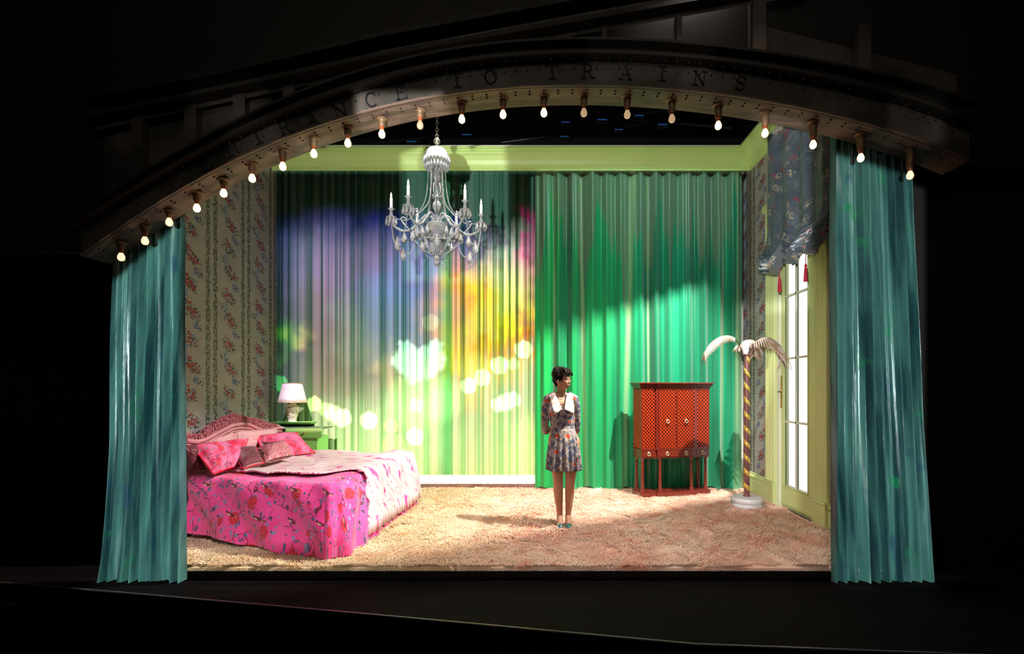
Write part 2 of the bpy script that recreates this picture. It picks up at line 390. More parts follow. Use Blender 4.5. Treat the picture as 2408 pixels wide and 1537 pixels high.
# ---------------------------------------------------------------- french door
m_glass = mat('clear_glass', (1,1,1,1), .02, fn=None, **{'Transmission Weight': 1.0, 'IOR': 1.05})
m_brass = mat('aged_brass', lin(200, 170, 80), .25, .9)
dr = bpy.data.objects.new('door_1', None); col.objects.link(dr); structure(dr)
def casing(a, b_, name):                                               # fluted casing on the wall between two depths
    mm = M(); n = 5; wd = (b_-a)
    secs = []
    ring = [(a, 0), (a, .03)]
    for i in range(n):
        p0 = a+wd*(i+.1)/n; p1 = a+wd*(i+.5)/n; p2 = a+wd*(i+.9)/n
        ring += [(p0, .045), (p1, .030 if i % 2 else .055), (p2, .045)]
    ring += [(b_, .03), (b_, 0)]
    mm.sweep([[Vector((RX-d, y, z)) for y, d in ring] for z in (.30, DZ+.12)])
    mm.bb(RX-.065, RX, a-.005, b_+.005, 0, .30); mm.bb(RX-.072, RX, a-.01, b_+.01, .27, .30)
    return mm.build(name, m_lime, dr, smooth=False)
casing(6.34, 6.58, 'door_casing'); casing(5.17, 5.41, 'door_casing')
m = M(); m.bb(RX-.05, RX, 5.17, 6.58, DZ+.12, DZ+.36); m.bb(RX-.08, RX, 5.14, 6.61, DZ+.30, DZ+.38); m.build('door_head', m_lime, dr, smooth=False)
m = M(); m.bb(RX-.01, RX+.12, D0-.03, D0+.035, 0, DZ); m.bb(RX-.01, RX+.12, D1-.03, D1+.03, 0, DZ); m.bb(RX-.01, RX+.12, D0, D1, DZ-.03, DZ+.02); m.build('door_jamb', mat('white_jamb_paint', lin(236, 240, 222), .4), dr, smooth=False)
gy0, gy1, gz0, gz1 = 5.655, 6.225, .29, 3.30
m = M(); X0, X1 = RX+.02, RX+.065
m.bb(X0, X1, 5.46, gy0, .02, DZ-.03); m.bb(X0, X1, gy1, 6.29, .02, DZ-.03); m.bb(X0, X1, gy0, gy1, .02, gz0); m.bb(X0, X1, gy0, gy1, gz1, DZ-.03)
m.bb(X0-.012, X0, 5.49, 6.26, .05, .085); m.bb(X0-.008, X0, gy0-.012, gy0, gz0, gz1); m.bb(X0-.008, X0, gy1, gy1+.012, gz0, gz1); m.bb(X0-.008, X0, gy0, gy1, gz0-.012, gz0)
leaf = m.build('door_leaf', m_lime, dr, smooth=False)
m = M(); ym = (gy0+gy1)/2; m.bb(X0+.005, X1-.005, ym-.011, ym+.011, gz0, gz1)
for z in (1.06, 1.82, 2.57): m.bb(X0+.005, X1-.005, gy0, gy1, z-.011, z+.011)
m.build('glazing_bars', mat('white_glazing_paint', lin(228, 232, 208), .4), leaf, smooth=False)
m = M(); m.bb(X0+.02, X0+.026, gy0, gy1, gz0, gz1); m.build('door_pane', m_glass, leaf, smooth=False)
m = M(); m.bb(X0-.012, X0, 6.262, 6.282, 1.22, 1.62); m.tube([(X0-.01, 6.27, 1.42), (X0-.05, 6.27, 1.42), (X0-.055, 6.18, 1.425)], .009, 8)
m.build('door_handle', m_brass, leaf, bevel=.003)
# daylight seen beyond the door
m = M(); m.bb(RX+1.0, RX+1.05, 4.7, 9.0, -.3, 4.6)
md = bpy.data.materials.new('overcast_sky_glow'); md.use_nodes = True; N = NT(md.node_tree)
pb = md.node_tree.nodes['Principled BSDF']; pb.inputs['Base Color'].default_value = (0,0,0,1)
N.put(pb.inputs['Emission Color'], N.mix(N.noise(N.obj(), 1.5, 3), (1, 1, .90, 1), (1, 1, .98, 1))); pb.inputs['Emission Strength'].default_value = 1.3
tag(structure(m.build('daylight_backcloth', md, smooth=False)))
# ================================================================ stage wings and void
m = M(); m.bb(-12, -3.86, 5.06, 5.16, -.07, 9)
for x in (-5.0, -6.3): m.bb(x-.03, x+.03, 5.03, 5.06, -.07, 9)
structure(m.build('wall_wing_left', m_wing, smooth=False))
m = M(); m.bb(3.07, 12, 4.32, 4.42, -.07, 9)
for x in (4.2, 5.6): m.bb(x-.03, x+.03, 4.29, 4.32, -.07, 9)
structure(m.build('wall_wing_right', m_wing, smooth=False))
m = M(); m.bb(-14, 14, 12.5, 12.6, -.07, 12); structure(m.build('wall_stage_back', m_black, smooth=False))
m = M(); m.bb(-14, 14, 4.0, 12.6, 9.0, 9.1); structure(m.build('ceiling', m_black, smooth=False))
# ================================================================ the riveted arch
Y1, Y2, YF = 3.75, 3.985, 3.64
st = [(205,592,538,520),(290,540,484,465),(382,482,430,408),(460,432,388,362),(540,382,345,312),(664,324,288,252),(831,282,229,195),(1000,241,180,145),(1150,217,158,124),(1307,202,150,113),(1535,210,152,113),(1670,225,166,128),(1800,246,180,142),(1977,280,212,172),(2090,312,248,205),(2260,374,305,250)]
st = np.array(st, float); q = (st[:,0]-1250)/1050
fitL, fitU, fitT = [np.polyfit(q, st[:,k], 5) for k in (1,2,3)]
def ev(fit, x): return float(np.polyval(fit, (x-1250)/1050))
def curve(fit, n, Y, x0=196, x1=2275):
    return [P(x, ev(fit, x), Y) for x in np.linspace(x0, x1, n)]
NS = 110
cl, cu, ct = curve(fitL, NS, Y1), curve(fitU, NS, Y1), curve(fitT, NS, Y1)
arch = thing('riveted_arch', 'dark riveted iron arch lettered with words, spanning above the whole stage', 'arch')
# face plate
m = M(); m.sweep([[Vector((a.x, Y1, a.z)), Vector((a.x, Y1-.015, a.z)), Vector((b.x, Y1-.015, b.z)), Vector((b.x, Y1, b.z))] for a, b in zip(cl, cu)])
m.build('face_plate', m_iron, arch, smooth=False)
# soffit with a lip
m = M(); m.sweep([[Vector((a.x, Y1, a.z)), Vector((a.x, Y1-.03, a.z)), Vector((a.x, Y1-.03, a.z+.012)), Vector((a.x, Y1, a.z+.03)), Vector((a.x, Y2, a.z+.03)), Vector((a.x, Y2, a.z))] for a in cl])
m.build('soffit', m_soffit, arch, smooth=False)
# projecting flange above the plate
m = M(); m.sweep([[Vector((a.x, Y1, a.z)), Vector((a.x, YF, a.z)), Vector((a.x, YF, a.z+.025)), Vector((a.x, YF+.03, a.z+.03)), Vector((b.x, Y1-.04, b.z-.03)), Vector((b.x, YF, b.z-.02)), Vector((b.x, YF, b.z)), Vector((b.x, Y1, b.z))] for a, b in zip(cu, ct)])
# rivets
for x in np.arange(215, 2260, 27):
    for fit, Y, off in ((fitU, YF-.004, -10), (fitL, Y1-.018, -9)):
        p = P(x, ev(fit, x)+off, Y); m.ell(p, (.008, .008, .008), seg=6, rings=4)
    p = P(x, ev(fitU, x)+13, Y1-.018); m.ell(p, (.008, .008, .008), seg=6, rings=4)
for x in np.arange(225, 2240, 34):
    p = P(x, ev(fitL, x), Y1); 
    for yy in (Y1+.03, Y1+.07): m.ell((p.x, yy, p.z-.002), (.008, .008, .008), seg=6, rings=4)
m.build('flange', m_iron2, arch)
# letters: strokes in a unit box, slab serifs
def arc(cx, cy, rx, ry, a0, a1, n=9): return [(cx+rx*math.cos(R(a0+(a1-a0)*i/n)), cy+ry*math.sin(R(a0+(a1-a0)*i/n))) for i in range(n+1)]
LET = {
 'E': [([(.2,0),(.2,1)],.12), ([(0,.06),(.8,.06)],.13), ([(0,.94),(.8,.94)],.13), ([(.2,.5),(.6,.5)],.10), ([(.78,.05),(.78,.28)],.07), ([(.78,.95),(.78,.72)],.07)],
 'N': [([(.2,.05),(.2,.95)],.07), ([(.8,.05),(.8,.95)],.07), ([(.14,.95),(.8,.08)],.15), ([(0,.05),(.4,.05)],.11), ([(.6,.95),(1,.95)],.11), ([(0,.95),(.25,.95)],.11)],
 'T': [([(.5,.05),(.5,.95)],.16), ([(.05,.94),(.95,.94)],.11), ([(.06,.94),(.06,.72)],.07), ([(.94,.94),(.94,.72)],.07), ([(.25,.05),(.75,.05)],.12)],
 'R': [([(.25,.05),(.25,.95)],.15), ([(.05,.05),(.45,.05)],.12), ([(.05,.95),(.5,.95)],.10), (arc(.5,.72,.25,.23,90,-90),.11), ([(.25,.49),(.5,.49)],.08), ([(.5,.49),(.82,.05)],.14), ([(.7,.05),(1,.05)],.12)],
 'A': [([(.5,.97),(.16,.05)],.07), ([(.5,.97),(.84,.05)],.15), ([(.26,.36),(.72,.36)],.10), ([(0,.05),(.36,.05)],.12), ([(.64,.05),(1,.05)],.12)],
 'C': [(arc(.52,.5,.38,.45,50,310,14),.13), ([(.8,.95),(.8,.68)],.07)],
 'O': [(arc(.5,.5,.38,.45,0,360,18),.13)],
 'I': [([(.5,.05),(.5,.95)],.16), ([(.22,.05),(.78,.05)],.12), ([(.22,.95),(.78,.95)],.12)],
 'S': [(arc(.5,.72,.27,.22,30,270,10),.12), (arc(.5,.28,.29,.23,90,-150,10),.12), ([(.78,.95),(.78,.7)],.07), ([(.2,.05),(.2,.3)],.07)],
}
def letter(m, ch, o, ux, uz, sx, sz, Y):
    for pts, wd in LET[ch]:
        q_ = [o+ux*((x-.5)*sx)+uz*((z-.5)*sz) for x, z in pts]
        for a, b in zip(q_[:-1], q_[1:]):
            d = (b-a); d = d.normalized() if d.length > 0 else ux; nrm = Vector((-d.z, 0, d.x))*(wd*sz*.42)
            e = d*(wd*sz*.12)
            vs = [a-e-nrm, b+e-nrm, b+e+nrm, a-e+nrm]
            m.hexa([Vector((p.x, Y, p.z)) for p in vs]+[Vector((p.x, Y-.006, p.z)) for p in vs])
for ch, px, py in (('E',490,386),('N',549,352),('T',608,325),('R',672,302),('A',737,285),('N',802,262),('C',875,238),('E',946,220),('T',1075,192),('O',1154,184),('T',1299,173),('R',1382,171),('A',1470,174),('I',1556,177),('N',1644,188),('S',1740,199)):
    a = P(px-5, ev(fitL, px-5), Y1); b = P(px+5, ev(fitL, px+5), Y1); ux = (b-a).normalized(); uz = Vector((-ux.z, 0, ux.x))
    m = M(); letter(m, ch, P(px, py, Y1), ux, uz, .105, .112, Y1-.0155); m.build('letter', m_letter, arch, smooth=False)
base(arch, (0, Y1, 2.2))
# wall closing the space above the arch
m = M(); xs = np.linspace(196, 2275, 80); YW = 4.0
lo = [P(x, ev(fitL, x)-25*(Y1/YW), Y1) for x in xs]; n = len(lo)
ring0 = [Vector((p.x, YW, p.z+.03)) for p in lo]
front = [Vector((-4.6, YW, ring0[0].z))]+ring0+[Vector((4.6, YW, ring0[-1].z))]
topz = 7.2
vs = []; fs = []
for p in front: vs += [p, Vector((p.x, YW, topz)), p+Vector((0, .06, 0)), Vector((p.x, YW+.06, topz))]
for i in range(len(front)-1):
    a = i*4; b = a+4
    fs += [(a, b, b+1, a+1), (a+2, a+3, b+3, b+2), (a, a+2, b+2, b), (a+1, b+1, b+3, a+3)]
m.add(vs, fs); structure(m.build('wall_proscenium', m_iron2, smooth=False))
# girder above the arch: sloping chord, stiffeners, panels
gir = thing('iron_girder', 'dark sloping iron girder with upright stiffeners above the lettered arch', 'girder')
lo_ = [(225,306),(250,300),(550,237),(900,163),(1340,85),(1760,12),(1900,-12)]; up_ = [(225,260),(250,255),(550,200),(900,118),(1340,36),(1760,-40),(1900,-70)]
m = M(); m.sweep([[P(*a, 3.93), P(*a, 3.90), P(*b, 3.90), P(*b, 3.93)] for a, b in zip(lo_, up_)]); 
for px in range(160, 1760, 40):
    y_ = np.interp(px, [p[0] for p in lo_], [p[1] for p in lo_]); m.ell(P(px, y_-8, 3.897), .008, seg=6, rings=4)
m.build('web_plate', m_iron, gir)
m = M()
for pts, Ya in ((lo_, 3.80), (up_, 3.80)):
    m.sweep([[P(*a, 3.95)+Vector((0,0,0)), Vector((P(*a, 3.95).x, Ya, P(*a, 3.95).z)), Vector((P(*a, 3.95).x, Ya, P(*a, 3.95).z+.035)), P(*a, 3.95)+Vector((0,0,.035))] for a in pts])
m.build('chord_flange', m_iron2, gir, smooth=False)
for px in (340, 462, 575, 690): 
    m = M(); a = P(px, ev(fitT, px)+8, 3.96); b = P(px, np.interp(px, [p[0] for p in lo_], [p[1] for p in lo_])-6, 3.96)
    m.bb(a.x-.03, a.x+.03, 3.90, 3.985, a.z, b.z); m.bb(a.x-.045, a.x+.045, 3.885, 3.90, a.z, b.z); m.build('stiffener', m_iron, gir, smooth=False)
for px, ytop in ((1418, 70), (1592, 45), (1777, 5), (2020, 70)):
    m = M(); a = P(px, ev(fitT, px)+8, 3.96); b = P(px, ytop, 3.96); wd = .02 if px < 1700 else .05
    m.bb(a.x-wd, a.x+wd, 3.89, 3.985, a.z, b.z); m.build('stiffener', m_iron, gir, smooth=False)
for x0_, x1_ in ((245,330),(350,452),(472,566),(584,680),(1790,2005),(2036,2250)):
    xs_ = np.linspace(x0_, x1_, 8); top_ = [(x, np.interp(x, [p[0] for p in lo_], [p[1] for p in lo_])+8 if x < 1700 else 60+.25*(x-1790)) for x in xs_]
    m = M(); m.sweep([[P(x, ev(fitT, x)+6, 3.995), P(x, ev(fitT, x)+6, 3.975), P(x, t_[1], 3.975), P(x, t_[1], 3.995)] for x, t_ in zip(xs_, top_)])
    m.build('infill_panel', m_iron, gir, smooth=False)
base(gir, (0, 3.95, 3.6))
# ================================================================ bulbs along the arch
def emis(name, colr, strength, basec=(0,0,0,1)):
    mm = mat(name, basec, .3); b = mm.node_tree.nodes['Principled BSDF']; b.inputs['Emission Color'].default_value = colr; b.inputs['Emission Strength'].default_value = strength; return mm
m_bulb = emis('warm_bulb_glow', (1, .62, .30, 1), 3.6)
m_dim = emis('dim_bulb_glow', (1, .66, .36, 1), .45, lin(150, 130, 110))
m_bglass = mat('amber_bulb_neck', lin(150, 80, 45), .2, fn=None, **{'Coat Weight': .5})
m_sock = mat('brown_lamp_holder', lin(120, 92, 66), .5, .3)
BULBS = [(285,605,.5),(341,567,.5),(398,523,.5),(463,490,1),(526,455,1),(593,420,1),(665,392,1),(738,362,1),(818,337,1),(898,316,1),(988,295,0),(1086,281,1),(1183,270,1),(1279,266,1),(1373,266,0),(1475,270,0),(1580,280,0),(1689,296,1),(1799,314,1),(1912,341,1),(2024,372,1),(2140,413,.5)]
m_half = emis('half_lit_bulb_glow', (1, .70, .45, 1), 1.3, lin(160, 130, 100))
ORD = ['first','second','third','fourth','fifth','sixth','seventh','eighth','ninth','tenth','eleventh','twelfth','thirteenth','fourteenth','fifteenth','sixteenth','seventeenth','eighteenth','nineteenth','twentieth','twenty-first','twenty-second']
WHERE = {0:'over the outer edge of the left teal curtain', 1:'above the left teal curtain', 2:'above the inner edge of the left teal curtain', 10:'unlit, just left of the chandelier chain', 13:'glowing, above the join of the two back curtains', 18:'glowing, over the corner of the green cornice', 19:'glowing, over the floral blind', 20:'glowing, above the right teal curtain', 21:'at the outer top corner of the right teal curtain'}
for i, (px, py, lit) in enumerate(BULBS):
    Yb = 3.86; c = P(px, py, Yb)
    ztop = None
    X = c.x
    zs = sorted((abs(p.x-X), p.z) for p in cl)[:1][0][1]; ztop = zs-.002
    gap = max(ztop-c.z, .075)
    state = {1:'glowing', .5:'half-lit', 0:'grey unlit'}[lit]
    t = thing('light_bulb', f'{state} bare bulb under the arch, {ORD[i]} from its left end', 'light bulb', (c.x, Yb, c.z), 0, 'bare bulbs along the arch')
    m = M(); m.lathe([(.001,-.028),(.011,-.026),(.021,-.018),(.025,-.005),(.024,.009),(.018,.022),(.013,.034)], seg=14); m.build('bulb_globe', {1:m_bulb,.5:m_half,0:m_dim}[lit], t)
    m = M(); m.lathe([(.013,.030),(.017,.045),(.020,.055),(.018,.062)], seg=12); m.build('bulb_neck', m_bglass, t)
    m = M(); m.lathe([(.022,.058),(.026,.066),(.026,min(gap,.09)),(.030,gap-.01 if gap > .1 else gap*.95),(.045,gap),(.045,gap+.004)], seg=14); m.build('lamp_holder', m_sock, t)
# ================================================================ curtains
def pleats(name, fx, fz, ny, n_u, n_v, amp, freq, seed, Yc, mt, solid=None, parent=None, hem=0.):
    """curtain sheet: fx(u,v)->X, fz(u,v)->Z, folds run down the cloth"""
    rnd = random.Random(seed); ph = [rnd.uniform(0, 6.28) for _ in range(6)]
    def fn(u, v):
        s = u*freq*2*PI
        k = 1+.35*math.sin(s*.23+ph[3])
        y = math.sin(s+ph[0]+.6*math.sin(s*.31+ph[1]))*amp*k+math.sin(s*2.3+ph[2]+1.2*v)*amp*.28
        y += amp*.8*nz(u*9+seed, v*2.2)
        y += hem*(1-v)**6*math.sin(s*.9+ph[4])
        return Vector((fx(u, v), Yc+y, fz(u, v)))
    m = M(); m.grid(fn, n_u, n_v, lambda u, v: (u, v)); o = m.build(name, mt, parent, normals=False)
    if solid:
        q_ = o.modifiers.new('solid', 'SOLIDIFY'); q_.thickness = solid
    return o
# ---- emerald satin back curtain
def emerald_fn(N, b):
    o = N.sep(N.obj()); x, z = o[0], o[2]
    v1 = N.noise(N.xyz(x, 0, N.m('MULTIPLY', z, .03)), 5.5, 3, .6)
    c = N.mix(N.ss(x, -.1, 1.9), lin(4, 172, 80), lin(4, 146, 104))
    c = N.mix(N.ss(v1, .42, .60, 0, .75), c, lin(2, 104, 72))
    # pale warm-grey streaks from the top, tapering downwards
    v2 = N.noise(N.xyz(x, 3, N.m('MULTIPLY', z, .04)), 6.5, 3, .55)
    lim = N.m('ADD', .10, N.m('MULTIPLY', N.m('SUBTRACT', 4.6, z), .20))
    sp = N.ss(N.m('SUBTRACT', v2, lim), .20, .27)
    c = N.mix(N.m('MULTIPLY', sp, .75), c, lin(112, 124, 98))
    thin = N.ss(N.vor(N.xyz(x, 0, N.m('MULTIPLY', z, .01)), 1.15, 'DISTANCE_TO_EDGE'), .022, .004)
    c = N.mix(N.m('MULTIPLY', thin, N.ss(z, .3, 2.2, .25, .6)), c, lin(170, 190, 140))
    return c, N.bump(N.noise(N.xyz(x, 0, N.m('MULTIPLY', z, .1)), 40, 3), .15, .006)
m_em = mat('emerald_satin', rough=.42, fn=emerald_fn, **{'Sheen Weight': .25})
XJ = P(1258, 800, 7.25).x
o = pleats('back_curtain', lambda u, v: XJ+u*(2.86-XJ), lambda u, v: .0+(.035+.03*math.sin(u*31)+.012*math.sin(u*77))*(1-v) + v*4.62, 0, 420, 40, .042, 13, 3, 7.24, m_em)
tag(o, 'emerald green satin curtain at the back, hanging behind the lattice cabinet', 'curtain')
# ---- sheer striped back curtain
def sheer_fn(N, b):
    o = N.sep(N.obj()); x, z = o[0], o[2]
    s1 = N.noise(N.xyz(x, 0, 0), 9.5, 2, .6)
    st_ = N.ss(s1, .44, .54)
    fine = N.ss(N.noise(N.xyz(x, 5, 0), 34, 2, .5), .5, .6)
    fade = N.ss(z, .2, 2.6)                                            # the stripes get darker and more contrasted towards the top
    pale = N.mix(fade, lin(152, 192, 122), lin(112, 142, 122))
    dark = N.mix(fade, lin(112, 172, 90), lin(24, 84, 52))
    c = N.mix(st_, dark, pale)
    c = N.mix(N.m('MULTIPLY', fine, .30), c, lin(120, 160, 112))
    xg = N.ss(N.m('ABSOLUTE', N.m('SUBTRACT', x, -1.36)), .14, .03)
    c = N.mix(N.m('MULTIPLY', xg, .75), c, lin(50, 150, 66))
    c = N.mix(N.ss(z, 2.9, 4.0, 0, .6), c, lin(30, 98, 84))  # the unlit top, darkened to teal in the cloth colour
    c = N.mix(N.ss(z, .24, .20), c, lin(228, 228, 216))
    return c, N.bump(N.noise(N.xyz(x, 0, 0), 60, 3), .2, .004)
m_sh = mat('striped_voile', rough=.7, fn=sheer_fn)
XL = P(648, 800, 7.25).x-.02
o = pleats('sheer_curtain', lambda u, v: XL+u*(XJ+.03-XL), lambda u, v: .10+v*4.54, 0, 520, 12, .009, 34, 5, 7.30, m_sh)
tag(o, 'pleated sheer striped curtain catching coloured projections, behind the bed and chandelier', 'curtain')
# ---- teal front curtains
def teal_fn(N, b):
    o = N.sep(N.obj()); x, z = o[0], o[2]
    xx = N.m('ADD', x, N.m('MULTIPLY', N.m('SUBTRACT', 3.4, z), N.m('MULTIPLY', x, -.018)))
    v1 = N.noise(N.xyz(xx, 0, N.m('MULTIPLY', z, .04)), 11, 4, .62)
    v2 = N.noise(N.xyz(N.m('MULTIPLY', xx, 2.2), 0, N.m('MULTIPLY', z, 1.1)), 2.3, 3, .6)
    c = N.mix(N.ss(v1, .36, .62), lin(16, 58, 64), lin(84, 138, 130))
    c = N.mix(N.m('MULTIPLY', N.ss(v1, .58, .68), .8), c, lin(176, 190, 186))
    c = N.mix(N.ss(v2, .58, .72, 0, .6), c, lin(28, 70, 110))
    c = N.mix(N.ss(v2, .40, .30, 0, .7), c, lin(20, 140, 84))
    return c, N.bump(N.noise(N.xyz(N.m('MULTIPLY', xx, 5), 0, N.m('MULTIPLY', z, .5)), 9, 3), .3, .01)
m_teal = mat('shot_teal_satin', rough=.30, fn=teal_fn, **{'Sheen Weight': .2, 'Specular IOR Level': .7})
YC = 4.04
def tx(px): return (px-CX)/F*YC
def tz(py): return CH-(py-CY)/F*YC
def lf(u, v):                                                          # left curtain outline
    zt = tz(560+(440-560)*u); zb = tz(1366+3*math.sin(u*23)); return zb+(zt-zb)*v
def lx(u, v):
    xo = np.interp(v, [0, .06, .4, 1], [tx(228), tx(236), tx(257), tx(270)]); xi = tx(436)
    return xo+(xi-xo)*u
o = pleats('front_curtain', lx, lf, 0, 150, 60, .028, 8.5, 11, YC, m_teal, hem=.012); tag(o, 'shiny teal stage curtain on the left, hanging beside the pink bed', 'curtain')
def rf(u, v):
    zt = tz(300+(372-300)*u); zb = tz(1370+3*math.sin(u*29)); return zb+(zt-zb)*v
def rx(u, v):
    xo = np.interp(v, [0, .06, .4, 1], [tx(2196), tx(2190), tx(2166), tx(2138)]); xi = tx(1955)
    return xi+(xo-xi)*u
o = pleats('front_curtain', rx, rf, 0, 170, 60, .028, 9.5, 17, YC, m_teal, hem=.012); tag(o, 'shiny teal stage curtain on the right, hanging beside the french door', 'curtain')
# ================================================================ balloon blind over the door
def blind_fn(N, b):
    uv = N.uv(); u2 = N.vm('ADD', uv, N.vm('SCALE', N.vm('SUBTRACT', N.noise(uv, 6, 2, colour=True), (.5,.5,.5)), scale=.06))
    c = N.mix(N.ss(N.noise(uv, 3, 3), .35, .65), lin(84, 98, 110), lin(106, 120, 130))
    st_ = N.m('MULTIPLY', N.ss(N.m('ABSOLUTE', N.m('SUBTRACT', N.noise(u2, 7, 2), .5)), .018, .004), N.ss(N.noise(uv, 5, 1), .45, .55))
    c = N.mix(N.m('MULTIPLY', st_, .4), c, lin(170, 174, 160))
    d = N.vor(u2, 7.5); cc = N.sep(N.vor(u2, 7.5, out='Color'))
    lf_ = N.ss(N.noise(uv, 48, 2), .50, .56)
    c = N.mix(N.m('MULTIPLY', N.m('MULTIPLY', N.ss(d, .42, .3), lf_), N.ss(cc[0], .4, .42)), c, lin(196, 190, 158))
    c = N.mix(N.m('MULTIPLY', N.m('MULTIPLY', N.ss(d, .36, .26), lf_), N.ss(cc[0], .42, .40)), c, lin(196, 66, 86))
    return c, N.bump(N.noise(uv, 30, 3), .2, .01)
m_bl = mat('blue_floral_satin', rough=.32, fn=blind_fn, **{'Specular IOR Level': .7})
bl = thing('balloon_blind', 'blue-grey floral balloon blind gathered in swags over the french door', 'blind')
BY0, BY1, BX, BT = 4.93, 6.27, 2.80, 4.52
kn = [0, .40, .76, 1.0]                                                # gather lines from far to near
def bfn(u, v):                                                         # u far->near, v bottom->top
    y = BY1+(BY0-BY1)*u
    k = max(i for i in range(3) if u >= kn[i]) if u < 1 else 2
    s = (u-kn[k])/(kn[k+1]-kn[k]); sw = math.sin(PI*s)                 # 0 at gathers
    zb = 2.80+.17*(1-sw)-.03*u
    puff = math.exp(-((v-.06)/.10)**2)
    z = zb+(BT-zb)*v
    if v < .26: z -= .05*sw*math.sin(v/.26*PI)
    x = BX-.035*math.sin(u*22)-.02*math.sin(u*47+1)*(1-v)
    x -= puff*(.05+.13*sw)
    w_ = max(0, 1-v/.24)
    x += w_*.030*math.sin(v*190-9*sw*(1-s*.5)+2*nz(u*3, v*8))*(.6+.4*(1-sw))
    z += w_*.012*nz(u*14, v*20, 3)
    x -= .02*nz(u*7, v*3, 5)
    if v < .02: x += .06
    return Vector((x, y, z))
m = M(); m.grid(bfn, 120, 150, lambda u, v: (u*1.5, v*1.8)); m.build('blind_cloth', m_bl, bl, solid=.004, normals=False)
m_red = mat('crimson_tassel', lin(186, 36, 58), .7)
for u in (.01, .40, .76):
    m = M(); y = BY1+(BY0-BY1)*(u if u > .1 else .30); z = 2.86
    y = {.01: 5.86, .40: 5.28, .76: 5.10}[u]
    m.tube([(BX-.06, y, 3.0), (BX-.06, y, 2.74)], .004, 6); m.lathe([(.004,.03),(.012,.02),(.014,.0),(.010,-.008),(.016,-.03),(.022,-.15),(.02,-.155)], (BX-.06, y, 2.72), 10)
    if u < .7: m.build('tassel', m_red, bl)
m = M(); m.bb(BX-.03, RX, BY0, BY1, BT-.01, BT+.02); m.build('blind_rail', mat('white_rail_paint', lin(200, 200, 190), .5), bl, smooth=False)
base(bl, (BX, 5.6, 2.8))
# ================================================================ carpet
def carpet_fn(N, b):
    o = N.obj()
    c = N.mix(N.ss(N.noise(o, 1.3, 3), .35, .68), lin(250, 222, 200), lin(246, 200, 178))
    c = N.mix(N.ss(N.noise(o, 5.5, 3, .6), .52, .66, 0, .7), c, lin(232, 160, 128))
    c = N.mix(N.ss(N.sep(o)[0], .3, -1.6, 0, .55), c, lin(238, 220, 160))  # yellow projection light on the left, put into the wool colour
    return c, None
m_cp = mat('peach_shag_wool', rough=.95, fn=carpet_fn, **{'Sheen Weight': .3})
ry0, ry1 = 4.085, 7.36
def cx0(y): return max(lwx(max(y, 4.1))+.03, -3.25-.2*(y-4.1))
def hgt(x, y): return .030+.012*nz(x*2.3, y*2.3)+.010*nz(x*6, y*6, 2)+.005*nz(x*15, y*15, 4)
cr = thing('shag_carpet', 'peach shaggy carpet covering the whole bedroom floor', 'carpet')
m = M(); m.grid(lambda u, v: (lambda y: (lambda x: Vector((x, y, hgt(x, y) if 0 < v < 1 and 0 < u < 1 else 0)))(cx0(y)+u*(RX-.02-cx0(y))))(ry0+v*(ry1-ry0)), 260, 130)
m.build('backing', m_cp, cr)
rs = np.random.RandomState(3); NB = 120000
X = []; 
yy = ry0+.01+(ry1-ry0-.03)*rs.rand(NB)**1.25; xx = np.array([cx0(y) for y in yy]); xx = xx+.02+rs.rand(NB)*(RX-.07-xx)
vs = np.zeros((NB*5, 3)); 
for i in range(NB):
    x, y = xx[i], yy[i]; z = hgt(x, y)-.006
    a = 4.2*nz(x*1.9, y*1.9, 9)+2.6*nz(x*6, y*6, 7)+rs.randn()*.22-1.2
    dx, dy = math.cos(a), math.sin(a); l = .075*(.5+.8*rs.rand()); wd = .0032
    px_, py_ = -dy*wd, dx*wd
    h = .016+.016*rs.rand()
    vs[i*5:(i+1)*5] = [(x-px_, y-py_, z), (x+px_, y+py_, z), (x+dx*l*.45-px_*.8, y+dy*l*.45-py_*.8, z+h), (x+dx*l*.45+px_*.8, y+dy*l*.45+py_*.8, z+h), (x+dx*l, max(y+dy*l, ry0-.012), z+h*.75)]
fs = []
for i in range(NB):
    k = i*5; fs += [(k, k+1, k+3, k+2), (k+2, k+3, k+4)]
hv = []; NH = 5000
for i in range(NH):                                                    # tufts spilling over the front edge
    x = cx0(4.1)+rs.rand()*(RX-.05-cx0(4.1)); a = rs.randn()*.5; dx = math.sin(a)*.02; k = (NB+i)*5; z = .030+.006*rs.rand()
    hv += [(x-.004, ry0+.02, z), (x+.004, ry0+.02, z), (x+dx*.5-.004, ry0-.008, z-.012), (x+dx*.5+.004, ry0-.008, z-.012), (x+dx, ry0-.014-.006*rs.rand(), -.002+.006*rs.rand())]
    fs += [(k, k+1, k+3, k+2), (k+2, k+3, k+4)]
me = bpy.data.meshes.new('pile'); me.from_pydata(vs.tolist()+hv, [], fs); me.materials.append(m_cp)
po = bpy.data.objects.new('pile', me); col.objects.link(po); po.parent = cr; po['kind'] = 'stuff'
